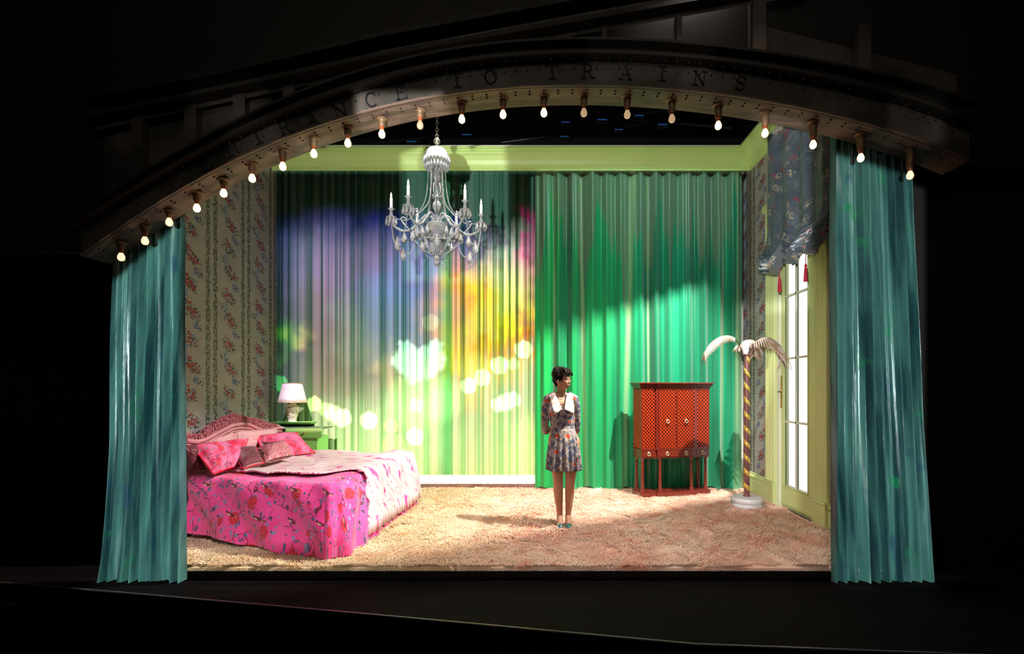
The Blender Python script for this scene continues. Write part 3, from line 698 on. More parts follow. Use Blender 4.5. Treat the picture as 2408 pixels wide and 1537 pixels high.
# ================================================================ lantern added unseen for the key light, flags cut its edges
lan = thing('unseen_lantern', 'black lantern added unseen above the right side, with flags cutting its light', 'added light', KEY)
kd = (Vector((-.9, 6.6, .6))-KEY).normalized()
W1, W2 = Vector((RX, 7.25, 3.13)), Vector((-3.77, 7.25, .93))           # upper edge of the lit area on the back wall
F1, F2 = Vector((2.80, 6.95, 0)), Vector((-1.08, 4.42, 0))              # near edge of the lit area on the floor
def flag(A, B, dist, outward, name, ext=.5):
    a = (A-KEY).normalized(); b = (B-KEY).normalized()
    a = a*dist/abs(a.dot(kd)); b = b*dist/abs(b.dot(kd)); e = (b-a).normalized()
    a = a-e*.35; b = b+e*.35
    o_ = outward-e*outward.dot(e)-kd*outward.dot(kd); o_.normalize(); th = kd*.006
    q_ = [a, b, b+o_*ext, a+o_*ext]
    mm = M(); mm.hexa([p for p in q_]+[p+th for p in q_]); return mm.build(name, m_letter, lan, smooth=False)
flag(W1, W2, .42, Vector((0, .3, 1)), 'light_flag_upper', .36)
flag(Vector((-3.74, 7.25, .96)), Vector((-3.44, 4.8, 1.12)), .40, Vector((-1, -.2, .6)), 'light_flag_side', .35)
flag(F1, F2, .34, Vector((-.3, -1, -.3)), 'light_flag_lower', .35)
rot = (-kd).to_track_quat('Z', 'Y').to_matrix()
m = M(); m.lathe([(.09,.05),(.10,.05),(.11,.32),(.06,.40),(.001,.40)], (0,0,0), 20, rot); m.build('lantern_body', m_letter, lan)
m = M(); m.torus((0,0,0), .10, .012, rot, 20, 6); m.build('lens_ring', m_rivet, lan)
m = M(); m.tube([(0,0,.1), (0,0,.75)], .015, 8); m.build('hanging_bracket', m_letter, lan)
# fly bars high behind the cornice, with small blue work lights
m_pipe = mat('black_pipe', lin(34, 38, 46), .4, .6)
m_blue = emis('blue_lens_glow', (.06, .25, .8, 1), .16)
for k, (pxa, pya, pxb, pyb, Yf) in enumerate(((820, 345, 1250, 292, 9.0), (1130, 300, 1700, 248, 9.4), (1180, 335, 1600, 280, 10.0), (1250, 262, 1720, 300, 8.6))):
    t = thing('fly_bar', ['dark fly bar behind the left half of the cornice', 'dark fly bar under the middle bulbs of the arch', 'dark farthest fly bar above the back of the set', 'dark fly bar sloping down behind the right bulbs'][k], 'fly bar')
    a, b = P(pxa, pya, Yf), P(pxb, pyb, Yf); m = M(); m.tube([a, b], .022, 8)
    for f_ in (.1, .9): q_ = a.lerp(b, f_); m.tube([q_, Vector((q_.x, q_.y, 8.98))], .004, 5)
    m.build('pipe', m_pipe, t)
    for j in range(2):
        p = a.lerp(b, .35+.3*j); m = M(); m.box(p+Vector((0, -.05, -.09)), (.22, .08, .07)); hb = m.build('blue_work_light', m_letter, t, smooth=False, bevel=.01)
        m = M(); m.box(p+Vector((0, -.094, -.09)), (.16, .01, .018)); m.build('blue_lens', m_blue, hb, smooth=False)
    base(t, (a+b)/2)
# ================================================================ projector throwing coloured light on the sheer curtain
PJ = Vector((-2.9, 4.60, 4.35))
pj = lamp('projector_light', 'SPOT', PJ, None, 430, (1,1,1), spot_size=R(150), spot_blend=0, shadow_soft_size=.004)
pj.rotation_euler = (R(90), 0, 0)
pj.data.use_nodes = True; tr = pj.data.node_tree; N = NT(tr); em = [n for n in tr.nodes if n.type == 'EMISSION'][0]
nv = N.sep(N.n('ShaderNodeTexCoord').outputs['Normal'])
DC = 7.28-PJ.y
iz = N.m('DIVIDE', DC, N.m('MAXIMUM', N.m('ABSOLUTE', nv[2]), .05))
PJS = -1.0
wx = N.m('ADD', N.m('MULTIPLY', nv[0], N.m('MULTIPLY', iz, -PJS)), PJ.x); wz = N.m('ADD', N.m('MULTIPLY', nv[1], N.m('MULTIPLY', iz, -PJS)), PJ.z)
k_ = 7.28/F                                                            # curtain metres per frame pixel
ppx = N.m('ADD', N.m('DIVIDE', wx, k_), CX); ppy = N.m('SUBTRACT', CY, N.m('DIVIDE', N.m('SUBTRACT', wz, CH), k_))
pv = N.xyz(ppx, ppy, 0); wob = N.vm('SCALE', N.vm('SUBTRACT', N.noise(pv, .012, 3, .55, colour=True), (.5,.5,.5)), scale=170.)
pw = N.vm('ADD', pv, wob)
dcol = lambda r, g, b, s=1: tuple(v*s for v in lin(r, g, b)[:3])
top = N.ss(N.m('ADD', ppy, N.m('MULTIPLY', N.sep(wob)[1], .3)), 505, 600)
field = N.vm('SCALE', N.xyz(1.0, .44, .64), scale=top)
field = N.vm('MULTIPLY', field, N.xyz(N.ss(ppx, 650, 760, .15, 1), N.ss(ppx, 650, 730, .25, 1), N.ss(ppx, 640, 720, .3, 1)))
def blob(x, y, r, soft, colr, warp=False, sx=1., sy=1.):
    global field
    src = pw if warp else pv
    if sx != 1 or sy != 1:
        src = N.vm('MULTIPLY', N.vm('SUBTRACT', src, (x, y, 0)), (sx, sy, 0)); d = N.vm('LENGTH', src)
    else: d = N.vm('DISTANCE', src, (x, y, 0))
    k = N.ss(d, r+soft, r-soft*.6)
    field = N.vm('MULTIPLY_ADD', N.xyz(*colr), N.vm('SCALE', (1., 1., 1.), scale=k), field)
# soft colour clouds
blob(900, 600, 120, 90, (.05,.02,.50), True, .6, 1.2); blob(1010, 680, 130, 90, (-.15,.05,.45), True)
blob(930, 770, 110, 80, (-.12,.22,.45), True); blob(760, 620, 60, 50, (.2,.08,.2), True, 1, .5)
blob(1130, 770, 115, 70, (2.6,.42,-.62), True, 1.0, .85); blob(1085, 690, 45, 40, (1.5,.1,-.4), True); blob(1165, 725, 55, 40, (1.2,1.3,.0), True, 1, .8); blob(1225, 790, 40, 30, (2.0,.3,-.3), True)
blob(1200, 640, 40, 30, (1.2,.9,.7), True, 1, .5); blob(1250, 560, 26, 18, (1.8,-.2,.3), True, 1, .4); blob(1245, 640, 25, 18, (1.4,.2,.05), True, 1, .6)
blob(1215, 760, 30, 20, (1.2,.7,.2), True); blob(1190, 800, 50, 20, (-.9,-.6,-.2), True, .7, 1.6)
blob(690, 800, 26, 28, (.1,.6,-.1), True); blob(712, 805, 22, 26, (1.3,.35,.15), True); blob(820, 800, 30, 40, (.35,.25,.1), True, 1, .5)
blob(990, 855, 48, 16, (3.0,3.0,3.6), True, .9, 1.1); blob(920, 870, 45, 30, (1.0,.4,.1), True)
blob(900, 1030, 90, 60, (.5,.55,.55), True, .6, 1); blob(980, 940, 60, 30, (1.0,1.0,.5)); blob(1030, 930, 50, 20, (.8,.8,.5)); blob(1100, 840, 60, 40, (.9,.5,0), True)
blob(1240, 1040, 24, 16, (.7,.4,.2), True, 1, .4)
# crisp discs of out-of-focus lamps
for (x, y, r, cc) in ((658,898,18,(.2,.9,.5)),(700,935,17,(1.5,1.1,.6)),(738,945,17,(2.6,1.9,1.2)),(768,960,17,(2.0,1.5,.9)),(783,968,19,(2.4,1.9,1.4)),(803,978,21,(3,2.6,2.4)),(866,985,20,(3.2,3,2.6)),(917,998,16,(2.2,1.9,.7)),(974,1022,20,(3.4,3.2,2.8)),(978,950,16,(2.2,2.1,1.6)),(1011,755,19,(1.0,.7,.5)),(1099,903,18,(3,3,2.6)),(1131,884,19,(3,3,2.6)),(1171,855,20,(3,3,2.6)),(1203,852,13,(2,2,1.2)),(1228,818,20,(3.2,3.1,2.6)),(1170,947,17,(3,3,2.7)),(1185,941,19,(3,3,2.7)),(1201,935,18,(3,3,2.7)),(925,1045,28,(1.0,.55,.4))):
    blob(x, y, r, 3, cc)
ins = N.m('MULTIPLY', N.m('MULTIPLY', N.ss(ppx, 645, 652), N.ss(ppx, 1259, 1255)), N.m('MULTIPLY', N.ss(ppy, 470, 520), N.ss(ppy, 1150, 1135)))
# even out distance and grazing angle
n2 = N.m('ADD', N.m('ADD', N.m('POWER', nv[0], 2), N.m('POWER', nv[1], 2)), N.m('POWER', nv[2], 2))
comp = N.m('POWER', N.m('DIVIDE', 1, N.m('MAXIMUM', N.m('DIVIDE', N.m('ABSOLUTE', nv[2]), N.m('SQRT', n2)), .2)), 3)
out = N.vm('SCALE', N.vm('MAXIMUM', field, (0,0,0)), scale=N.m('MULTIPLY', ins, comp))
N.put(em.inputs['Color'], out); em.inputs['Strength'].default_value = 1.0
pt = thing('video_projector', 'black video projector hung behind the arch facing the sheer curtain', 'projector', PJ)
m = M(); m.box((0, -.22, 0), (.34, .38, .14)); m.build('projector_body', m_letter, pt, smooth=False, bevel=.01)
m = M(); m.torus((0, -.03, 0), .05, .008, rotx(PI/2), 18, 6); m.build('lens_barrel', m_rivet, pt)
m = M(); m.tube([(0, -.2, .06), (0, -.2, 8.98-PJ.z)], .015, 8); m.build('hanging_rod', m_letter, pt)
# ================================================================ bed
def pink_fn(base1, base2, sc_=1.0, motif=1.0):
    def fn(N, b):
        uv = N.vm('SCALE', N.uv(), scale=sc_)
        w_ = N.vm('SCALE', N.vm('SUBTRACT', N.noise(uv, 7, 3, colour=True), (.5,.5,.5)), scale=.09)
        p = N.vm('ADD', uv, w_)
        c = N.mix(N.ss(N.noise(uv, 2.5, 3), .35, .65), base1, base2)
        # thin winding twigs
        tw = N.ss(N.vor(p, 3.0, 'DISTANCE_TO_EDGE'), .022, .008)
        tw = N.m('MULTIPLY', tw, N.ss(N.noise(uv, 4, 2), .47, .52))
        c = N.mix(N.m('MULTIPLY', tw, motif), c, lin(112, 30, 48))
        # leaf sprays in slate blue
        lc = N.sep(N.vor(p, 11, out='Color')); dist = N.vor(N.vm('MULTIPLY', p, (1, 1.5, 1)), 11)
        lm = N.m('MULTIPLY', N.ss(dist, .46, .36), N.m('MULTIPLY', N.ss(lc[0], .45, .47), N.ss(N.noise(uv, 60, 1), .38, .44)))
        c = N.mix(N.m('MULTIPLY', lm, motif), c, N.mix(N.ss(lc[1], .4, .6), lin(74, 84, 118), lin(120, 140, 176)))
        lm2 = N.m('MULTIPLY', N.ss(dist, .26, .18), N.ss(lc[2], .80, .82))
        c = N.mix(N.m('MULTIPLY', lm2, motif), c, lin(70, 24, 48))
        # red peonies
        fd = N.vor(uv, 3.4, rnd=.8); fcid = N.sep(N.vor(uv, 3.4, out='Color', rnd=.8)); wv = N.m('MULTIPLY', N.noise(uv, 22, 2), .16)
        fm = N.m('MULTIPLY', N.ss(N.m('ADD', fd, wv), .42, .37), N.ss(fcid[0], .22, .24))
        petals = N.ss(N.noise(uv, 40, 2), .42, .55)
        c = N.mix(N.m('MULTIPLY', fm, motif), c, N.mix(petals, lin(172, 16, 40), lin(226, 52, 70)))
        # little birds: dark head, maroon body, cream breast, on a repeat
        u_ = N.sep(uv); bu = N.m('SUBTRACT', N.m('MODULO', N.m('ADD', u_[0], 10.30), .62), .31)
        bv = N.m('SUBTRACT', N.m('MODULO', N.m('ADD', u_[1], 10.05), .46), .23)
        bv2 = N.m('ADD', bv, N.m('MULTIPLY', bu, .35))
        def ell(cx_, cy_, rx_, ry_):
            return N.ss(N.m('SQRT', N.m('ADD', N.m('POWER', N.m('DIVIDE', N.m('SUBTRACT', bu, cx_), rx_), 2), N.m('POWER', N.m('DIVIDE', N.m('SUBTRACT', bv2, cy_), ry_), 2))), 1.05, .9)
        for cx_, cy_, rx_, ry_, cc in ((.09, .0, .05, .010, lin(196, 130, 96)), (0, 0, .07, .025, lin(128, 30, 48)), (-.028, -.011, .035, .011, lin(224, 190, 150)), (-.07, .011, .020, .014, lin(40, 26, 34)), (.035, .009, .05, .013, lin(86, 28, 40))):
            c = N.mix(N.m('MULTIPLY', ell(cx_, cy_, rx_, ry_), motif*(1 if sc_ > 1.65 else 0)), c, cc)
        return c, N.bump(N.noise(uv, 90, 2), .08, .003)
    return fn
m_pink = mat('pink_bird_chintz', rough=.75, fn=pink_fn(lin(240, 62, 138), lin(250, 84, 156), 1.7), **{'Sheen Weight': .2})
m_pinkp = mat('crimson_pink_chintz', rough=.7, fn=pink_fn(lin(224, 22, 72), lin(248, 120, 166), 1.6, .75))
def lit_foot_fn(N, b):
    uv = N.uv(); s_ = N.sep(uv)
    rv = N.xyz(N.m('MULTIPLY', s_[0], .7), N.m('MULTIPLY', s_[1], 16))
    c = N.mix(N.ss(N.noise(rv, 3, 3), .35, .6), lin(204, 170, 178), lin(234, 212, 214))
    pp = N.noise(N.xyz(N.m('MULTIPLY', s_[0], 1.6), N.m('MULTIPLY', s_[1], 4)), 2.4, 4, .6)
    c = N.mix(N.ss(pp, .585, .625), c, lin(222, 84, 160))
    c = N.mix(N.ss(N.noise(N.xyz(N.m('MULTIPLY', s_[0], 3), N.m('MULTIPLY', s_[1], 5)), 4.5, 4, .65), .63, .66), c, lin(178, 44, 76))
    c = N.mix(N.ss(N.noise(rv, 5.5, 2), .70, .73), c, lin(232, 70, 150))
    return c, N.bump(N.noise(rv, 6, 3), .5, .02)
m_litfoot = mat('lit_ruched_duvet', rough=.7, fn=lit_foot_fn)  # ruched duvet foot, its washed-out brightness put into the colour
m_head = mat('dusty_pink_lacquer', lin(206, 140, 152), .38, fn=speck(lin(196, 124, 138), lin(218, 154, 164), 5, .05))
m_carve = mat('deep_pink_carving', lin(176, 70, 92), .4, fn=speck(lin(150, 40, 62), lin(214, 140, 154), 30, .3, .01))
bed = thing('double_bed', 'double bed with a dusty pink carved headboard against the rose wallpaper', 'bed')
H0, H1 = Vector((-3.45, 4.90, 0)), Vector((-3.49, 6.92, 0))
def hy(px): # point on headboard plane seen at column px
    k = (px-CX)/F; dx = (H1.x-H0.x)/(H1.y-H0.y); return (H0.x-dx*H0.y)/(k-dx)
def z3(x, y):
    px, py = 430+x*.13704, 960+y*.13704; Y = hy(px); return Y, CH-(py-CY)/F*Y
outer = [z3(x, y) for x, y in ((-5,425),(120,428),(205,436),(270,452),(330,410),(400,318),(480,258),(560,200),(700,132),(830,92),(900,92),(1000,130),(1150,165),(1290,175),(1400,240),(1500,262),(1600,280),(1690,330))]
inner = [z3(x, y) for x, y in ((-5,525),(120,545),(200,548),(300,525),(400,482),(600,372),(800,272),(950,245),(1100,262),(1250,335),(1350,366),(1500,350),(1610,312),(1690,335))]
def samp(c, n):
    a = np.array(c); ys = np.linspace(a[0,0], a[-1,0], n); return [(y, float(np.interp(y, a[:,0], a[:,1]))) for y in ys]
def hx(y): return H0.x+(H1.x-H0.x)*(y-H0.y)/(H1.y-H0.y)
so, si = samp(outer, 90), samp(inner, 90)
m = M(); m.sweep([[Vector((hx(y)-.05, y, .12)), Vector((hx(y)+.02, y, .12)), Vector((hx(y)+.02, y, min(b_, a_)-.01)), Vector((hx(y)-.05, y, a_-.025))] for (y, a_), (_, b_) in zip(so, si)])
m.build('headboard', m_head, bed)
m = M()
for off, r_ in ((-.012, .022), (-.055, .014), (-.085, .008)): m.tube([(hx(y)+.03, y, z+off) for y, z in si], r_, 8)
m.build('headboard_moulding', m_head, bed)
m = M(); rr = random.Random(5)
for (y, a_), (_, b_) in zip(so, si):
    zz = b_+.02
    while zz < a_-.004:
        m.torus((hx(y)+.02+rr.uniform(0,.012), y+rr.uniform(-.01,.01), zz+rr.uniform(-.008,.008)), rr.uniform(.010,.018), .0055, roty(PI/2+rr.uniform(-.5,.5)) @ rotx(rr.uniform(-.6,.6)), 8, 5, rr.uniform(0,3), rr.uniform(4,6.28)); zz += .021
    m.ell((hx(y)+.0, y, a_-.012), (.018, .014, .014), seg=6, rings=5)
m.build('carved_crest', m_carve, bed)
BA, BB, BC, BD = Vector((-3.40, 4.95, 0)), Vector((-1.76, 4.33, 0)), Vector((-1.66, 6.30, 0)), Vector((-3.40, 6.80, 0))
def bq(u, v): return (BA*(1-u)+BB*u)*(1-v)+(BD*(1-u)+BC*u)*v
m = M(); ins_ = .04; cs = [bq(ins_, ins_), bq(1-ins_, ins_), bq(1-ins_, 1-ins_), bq(ins_, 1-ins_)]
m.hexa([c_+Vector((0,0,.30)) for c_ in cs]+[c_+Vector((0,0,.56)) for c_ in cs]); m.build('mattress', mat('cream_ticking', lin(226, 214, 204), .8), bed, bevel=.05)
m = M(); m.hexa([c_+Vector((0,0,.12)) for c_ in cs]+[c_+Vector((0,0,.29)) for c_ in cs]); m.build('bed_base', m_head, bed, bevel=.01)
for u, v in ((.08,.08),(.92,.08),(.92,.92),(.08,.92)):
    p = bq(u, v); m = M(); m.lathe([(.03,.012),(.035,.05),(.025,.09),(.04,.13)], (p.x, p.y, 0.0), 12); m.build('leg', m_head, bed)
base(bed, (-2.5, 5.6, 0))
LU, LV = 1.8, 1.95
def drape(off, hem, seed, pl_amp, pl_freq):
    def fn(su, sv):                                                    # metres along head->foot and near->far; outside 0..L hangs down
        u = min(max(su/LU, 0), 1); v = min(max(sv/LV, 0), 1)
        du = max(su-LU, 0); dv = -min(sv, 0) if sv < 0 else max(sv-LV, 0); sd = -1 if sv < 0 else 1
        p = bq(u, v); d = math.hypot(du, dv)
        eu = (BB-BA).normalized(); nvv = Vector((0, 1, 0)); nu_ = Vector((1, .02, 0)).normalized()
        near = Vector((-.35, -.94, 0)).normalized(); far = Vector((.2, .95, 0)).normalized()
        z = .62+off+.028*nz(su*2.2+seed, sv*2.2)+.012*nz(su*6, sv*6, seed)
        z += .035*math.exp(-((u-.93)/.12)**2)*(1 if su < LU else 1)
        if d > 0:
            dr_ = (nu_*du+(near if sd < 0 else far)*dv)/d
            hm = hem+.075*max(0, 1-su/LU)**1.2*(1 if sv < 0 else 0); tmax = .60+off-hm
            dd = min(d, tmax+.05); ang = math.atan2(dv, du+1e-6)
            run = (su*math.cos(0)+sv) if du == 0 or dv == 0 else (LU+(0 if sd < 0 else LV)+ang*.35*sd)
            rn = run+(sv if du > 0 and dv == 0 else 0)
            ripple = pl_amp*math.sin(rn*pl_freq+2*nz(rn*2, seed, 1))*min(1, dd/.35)
            outw = .05*(1-math.exp(-dd*14))+.13*dd+ripple+off+.03*nz(rn*3, dd*3, seed+2)
            p = p+dr_*outw
            e_ = .05
            z = z-(dd-e_*(1-math.exp(-dd/e_)))-.0
            if dd >= tmax: z = hm+.02*nz(rn*4, seed)
            z = max(z, hm)
        return Vector((p.x, p.y, z))
    return fn
def clothgrid(fn, u0, u1, v0, v1, nu, nv, keep=None):
    m = M(); m.grid(lambda a, b_: fn(u0+(u1-u0)*a, v0+(v1-v0)*b_), nu, nv, lambda a, b_: (u0+(u1-u0)*a, v0+(v1-v0)*b_))
    if keep:
        nf = []
        for f in m.f:
            i = f[0]; a = (i//(nv+1)+.5)/nu; b_ = (i % (nv+1)+.5)/nv
            if keep(u0+(u1-u0)*a, v0+(v1-v0)*b_): nf.append(f)
        m.f = nf
    return m
def in_drop(lim):
    def k(su, sv):
        du = max(su-LU, 0); dv = max(-sv, sv-LV, 0); return math.hypot(du, dv) < lim
    return k
dv_ = clothgrid(drape(0, .045, 1.0, .020, 11), .06, LU+.60, -.60, LV+.60, 120, 150, in_drop(.60))
o = dv_.build('duvet', m_pink, None, solid=.02, normals=False); tag(o, 'hot pink duvet printed with birds and red flowers, draped to the floor over the bed', 'duvet')
thr = drape(.028, .10, 4.0, .016, 38)
def keep_litfoot(su, sv):
    if not in_drop(.545)(su, sv): return False
    if su < .50+.10*nz(sv*2, 3)-.28*(sv/LV) : return False
    lim = .16+.10*nz(su*2.5, 8)+.34*max(0, (su-.9)/.9)
    if su > LU: lim = .50-.10*(su-LU)/.5+.06*nz(su*9, 2)
    return sv > lim
tq = clothgrid(thr, .2, LU+.6, .1, LV+.56, 150, 190, keep_litfoot)
o = tq.build('lit_duvet_foot', m_litfoot, None, solid=.016, normals=False); tag(o, 'ruched foot of the duvet, coloured pale as if washed out by light, hanging to the floor', 'quilt')
# ---------------------------------------------------------------- pillows from four corners
def at_z(px, py, z): Y = (CH-z)*F/(py-CY); return P(px, py, Y)
def at_y(px, py, Y): return P(px, py, Y)
def pillow(name, label, cs_, th, mt, seed=0, size=(.7,.5), piping=None):
    tl, tr, br, bl_ = cs_; n = 22
    nrm = ((tr-tl)+(br-bl_)).cross((bl_-tl)+(br-tr)).normalized()
    if nrm.y > 0: nrm = -nrm
    def side(sg):
        def fn(a, b_):
            x, y = 2*a-1, 2*b_-1
            x2 = x*(1-.07*(1-y*y)) ; y2 = y*(1-.09*(1-x*x)); a2, b2 = (x2+1)/2, (y2+1)/2
            p = (bl_*(1-a2)+br*a2)*(1-b2)+(tl*(1-a2)+tr*a2)*b2
            k = (max(1-x**4, 0)**.7)*(max(1-y**4, 0)**.7)
            t_ = th/2*k*(1+.18*nz(a*3+seed, b_*3))+.010*nz(a*9, b_*9, seed)*k
            return p+nrm*(sg*t_)
        return fn
    m = M()
    for sg in (1, -1): m.grid(side(sg), n, n, lambda a, b_: (a*size[0]+seed, b_*size[1]), flip=sg < 0)
    bmv = len(m.v)
    o = m.build(name, mt); 
    w_ = o.modifiers.new('w', 'WELD'); w_.merge_threshold = .0008
    if piping:
        f_ = side(0); q_ = [f_(a/20, 0) for a in range(21)]+[f_(1, a/20) for a in range(1, 21)]+[f_(1-a/20, 1) for a in range(1, 21)]+[f_(0, 1-a/20) for a in range(1, 21)]
        pm = M(); pm.tube(q_, .007, 6, caps=False); pm.build('piping', piping, o)
    tag(o, label, 'pillow', 'pillows heaped against the carved headboard'); return o
m_vel = mat('maroon_velvet', lin(92, 22, 40), .45, fn=speck(lin(74, 14, 30), lin(120, 40, 58), 6, .1, .01), **{'Sheen Weight': .5, 'Sheen Tint': (1,.7,.75,1)})
m_pale = mat('pale_rose_cotton', lin(222, 168, 176), .7, fn=speck(lin(206, 146, 158), lin(232, 184, 190), 5, .3, .02))
m_seq = mat('rose_sequin_cloth', lin(220, 150, 160), .3, fn=lambda N, b: (N.mix(N.ss(N.vor(N.uv(), 55), .25, .5), lin(240, 208, 210), lin(190, 84, 104)), N.bump(N.vor(N.uv(), 55), .8, .01)))
m_redpipe = mat('red_piping', lin(214, 20, 50), .5)
ZB = .66
pillow('bed_pillow', 'pale rose pillow leaning on the headboard, behind the crimson floral pillow', [at_y(444,1032,5.00), at_y(549,1013,5.72), at_y(549,1072,5.72), at_z(448,1092,ZB)], .13, m_pale, 1)
pillow('bed_pillow', 'pale rose pillow with dark side leaning on the headboard, behind the maroon cushion', [at_y(556,1012,5.78), at_y(652,1003,6.72), at_y(655,1052,6.70), at_y(560,1068,5.78)], .13, m_pale, 2)
pillow('bed_pillow', 'dark maroon pillow at the near end of the headboard, half behind the front curtain', [at_y(424,1044,4.86), at_y(462,1042,4.98), at_z(486,1104,ZB), at_z(440,1108,ZB)], .14, m_vel, 3)
pillow('floral_pillow', 'large crimson floral pillow nearest the left curtain', [at_y(444,1048,4.99), at_y(584,1031,5.62), at_z(572,1094,ZB+.02), at_z(502,1115,ZB)], .17, m_pinkp, 4, (.9,.55), m_redpipe)
pillow('floral_pillow', 'large pale-topped floral pillow nearest the green bedside table', [at_y(599,1025,6.15), at_y(698,1016,6.62), at_z(742,1064,ZB+.01), at_z(622,1082,ZB-.02)], .17, m_pinkp, 5.5, (.9,.55), m_redpipe)
pillow('velvet_cushion', 'small dark maroon velvet cushion in front of the crimson floral pillow', [at_y(537,1056,5.38), at_y(604,1052,5.50), at_z(621,1088,ZB+.04), at_z(572,1103,ZB+.02)], .15, m_vel, 6, piping=m_redpipe)
pillow('velvet_cushion', 'maroon velvet cushion peeping out above the pale sequinned cushion', [at_y(614,1038,5.80), at_y(668,1034,6.02), at_y(676,1070,5.95), at_y(626,1080,5.75)], .10, m_vel, 7)
pillow('sequin_cushion', 'small pale rose sequinned cushion at the centre of the bed', [at_y(606,1053,5.55), at_y(669,1037,5.75), at_z(693,1071,ZB+.05), at_z(624,1087,ZB+.04)], .14, m_seq, 8)
# ================================================================ bedside table
m_green = mat('grass_green_paint', lin(122, 190, 92), .45, fn=speck(lin(112, 180, 84), lin(136, 200, 104), 8, .06))
m_dgreen = mat('shaded_green_inside', lin(60, 92, 56), .6)  # the table's green, darkened for the shade in the recess
ns = thing('bedside_table', 'green painted bedside table with a drawer, behind the bed', 'table')
a0 = P(653, 990, 7.14); 
yb, yf = 7.16, 6.78
xbl, xbr = (653-CX)/F*yb, (743-CX)/F*yb; xfl, xfr = (674-CX)/F*yf, (758-CX)/F*yf
zt_, zc, zd = CH-75/F*yb, CH-92/F*yf, CH-112/F*yf
m = M(); m.hexa([(xbl, yb-.16, zt_-.03), (xbr, yb-.16, zt_-.03), (xbr, yb, zt_-.03), (xbl, yb, zt_-.03), (xbl-.02, yb-.18, zt_), (xbr+.02, yb-.18, zt_), (xbr+.02, yb, zt_), (xbl-.02, yb, zt_)]); m.build('shelf_top', m_green, ns, smooth=False, bevel=.004)
m = M(); m.bb(xbl+.04, xbr-.02, yb-.02, yb, zc, zt_-.03); m.bb(xbl+.02, xfr-.01, yf+.01, yb, zc-.01, zc+.004); m.build('open_recess', m_dgreen, ns, smooth=False)
m = M()
m.hexa([(xbl, yb-.1, .0), (xfl, yf, .0), (xfl+.02, yf, .0), (xbl+.02, yb-.1, .0), (xbl, yb-.1, zt_-.03), (xfl, yf, zc), (xfl+.02, yf, zc), (xbl+.02, yb-.1, zt_-.03)])
m.hexa([(xfl, yf, .0), (xfr-.07, yf, .0), (xfr-.07, yb-.02, .0), (xbl, yb-.02, .0), (xfl, yf, zd-.002), (xfr-.07, yf, zd-.002), (xfr-.07, yb-.02, zd-.002), (xbl, yb-.02, zd-.002)])
m.build('body', m_green, ns, smooth=False)
m = M(); m.hexa([(xfl+.01, yf, zd), (xfr-.01, yf, zd), (xbr+.05, yb-.03, zd), (xbl+.03, yb-.03, zd), (xfl+.01, yf, zc-.012), (xfr-.01, yf, zc-.012), (xbr+.05, yb-.03, zc-.012), (xbl+.03, yb-.03, zc-.012)])
m.bb(xfl, xfr, yf-.02, yf, zd-.01, zc); dw = m.build('drawer', m_green, ns, smooth=False)
m = M(); m.ell(((718-CX)/F*yf, yf-.035, (zc+zd)/2), .014, seg=12); m.tube([((718-CX)/F*yf, yf-.02, (zc+zd)/2), ((718-CX)/F*yf, yf-.035, (zc+zd)/2)], .006, 8); m.build('knob', m_brass, dw)
base(ns, (-3.3, 7.0, 0))
# table lamp on it
tl = thing('table_lamp', 'table lamp with pleated cream shade and painted ceramic urn on the bedside table', 'lamp')
lc = P(687.5, 990, 7.06); k7 = 7.06/F; lz = zt_
m_urn = mat('painted_ceramic', rough=.2, fn=lambda N, b: (N.mix(N.m('MULTIPLY', N.ss(N.noise(N.obj(), 26, 3), .54, .58), N.ss(N.noise(N.obj(), 9, 2), .45, .55)), lin(222, 216, 190), lin(140, 130, 60)), None))
m = M(); m.lathe([(.001,0),(.055,0),(.06,.012),(.052,.03),(.062,.06),(.088,.14),(.095,.18),(.085,.215),(.05,.238),(.034,.248),(.036,.256),(.001,.258)], (lc.x, lc.y, lz), 28); m.build('urn_base', m_urn, tl)
m = M(); m.tube([(lc.x, lc.y, lz+.25), (lc.x, lc.y, lz+.50)], .008, 8); m.build('lamp_stem', m_brass, tl)
m = M(); nseg = 96; 
def shp(u, v):
    a = 2*PI*u; r_ = (.182*(1-v)+.118*v)*(1+.018*math.sin(a*44)); return Vector((lc.x+r_*math.cos(a), lc.y+r_*math.sin(a), lz+.268+.262*v))
m.grid(shp, 352, 4); m.build('lamp_shade', mat('pleated_cream_shade', lin(236, 230, 204), .8, fn=None, **{'Emission Color': (1,.9,.7,1), 'Emission Strength': .10}), tl, solid=.003, normals=False)
m = M(); m.torus((lc.x, lc.y, lz+.268), .184, .006, None, 40, 6); m_bt = mat('beige_trim', lin(190, 170, 110), .7); m.build('lower_trim', m_bt, tl)
m = M(); m.torus((lc.x, lc.y, lz+.53), .120, .005, None, 40, 6); m.build('upper_trim', m_bt, tl)
base(tl, (lc.x, lc.y, lz))
# ================================================================ lattice cabinet
def wood_fn(c1, c2):
    return lambda N, b: (N.mix(N.noise(N.vm('MULTIPLY', N.obj(), (14, 14, 1.2)), 3, 4), c1, c2), N.bump(N.noise(N.vm('MULTIPLY', N.obj(), (14, 14, 1.2)), 6, 3), .05))
m_mah = mat('polished_mahogany', rough=.22, fn=wood_fn(lin(84, 24, 20), lin(134, 48, 34)), **{'Coat Weight': .4})
m_lat = mat('orange_red_lattice', rough=.3, fn=wood_fn(lin(160, 38, 14), lin(196, 64, 22)), **{'Coat Weight': .3})
m_hole = mat('dark_cabinet_inside', lin(18, 6, 8), .8)
m_nick = mat('pale_ring_metal', lin(232, 220, 190), .25, .5)
cb = thing('lattice_cabinet', 'red lattice-fronted cabinet on turned column legs, before the green curtain', 'cabinet', (1.313, 6.68, .045), math.atan2(.215, .96))
CW, CD = .985, .26
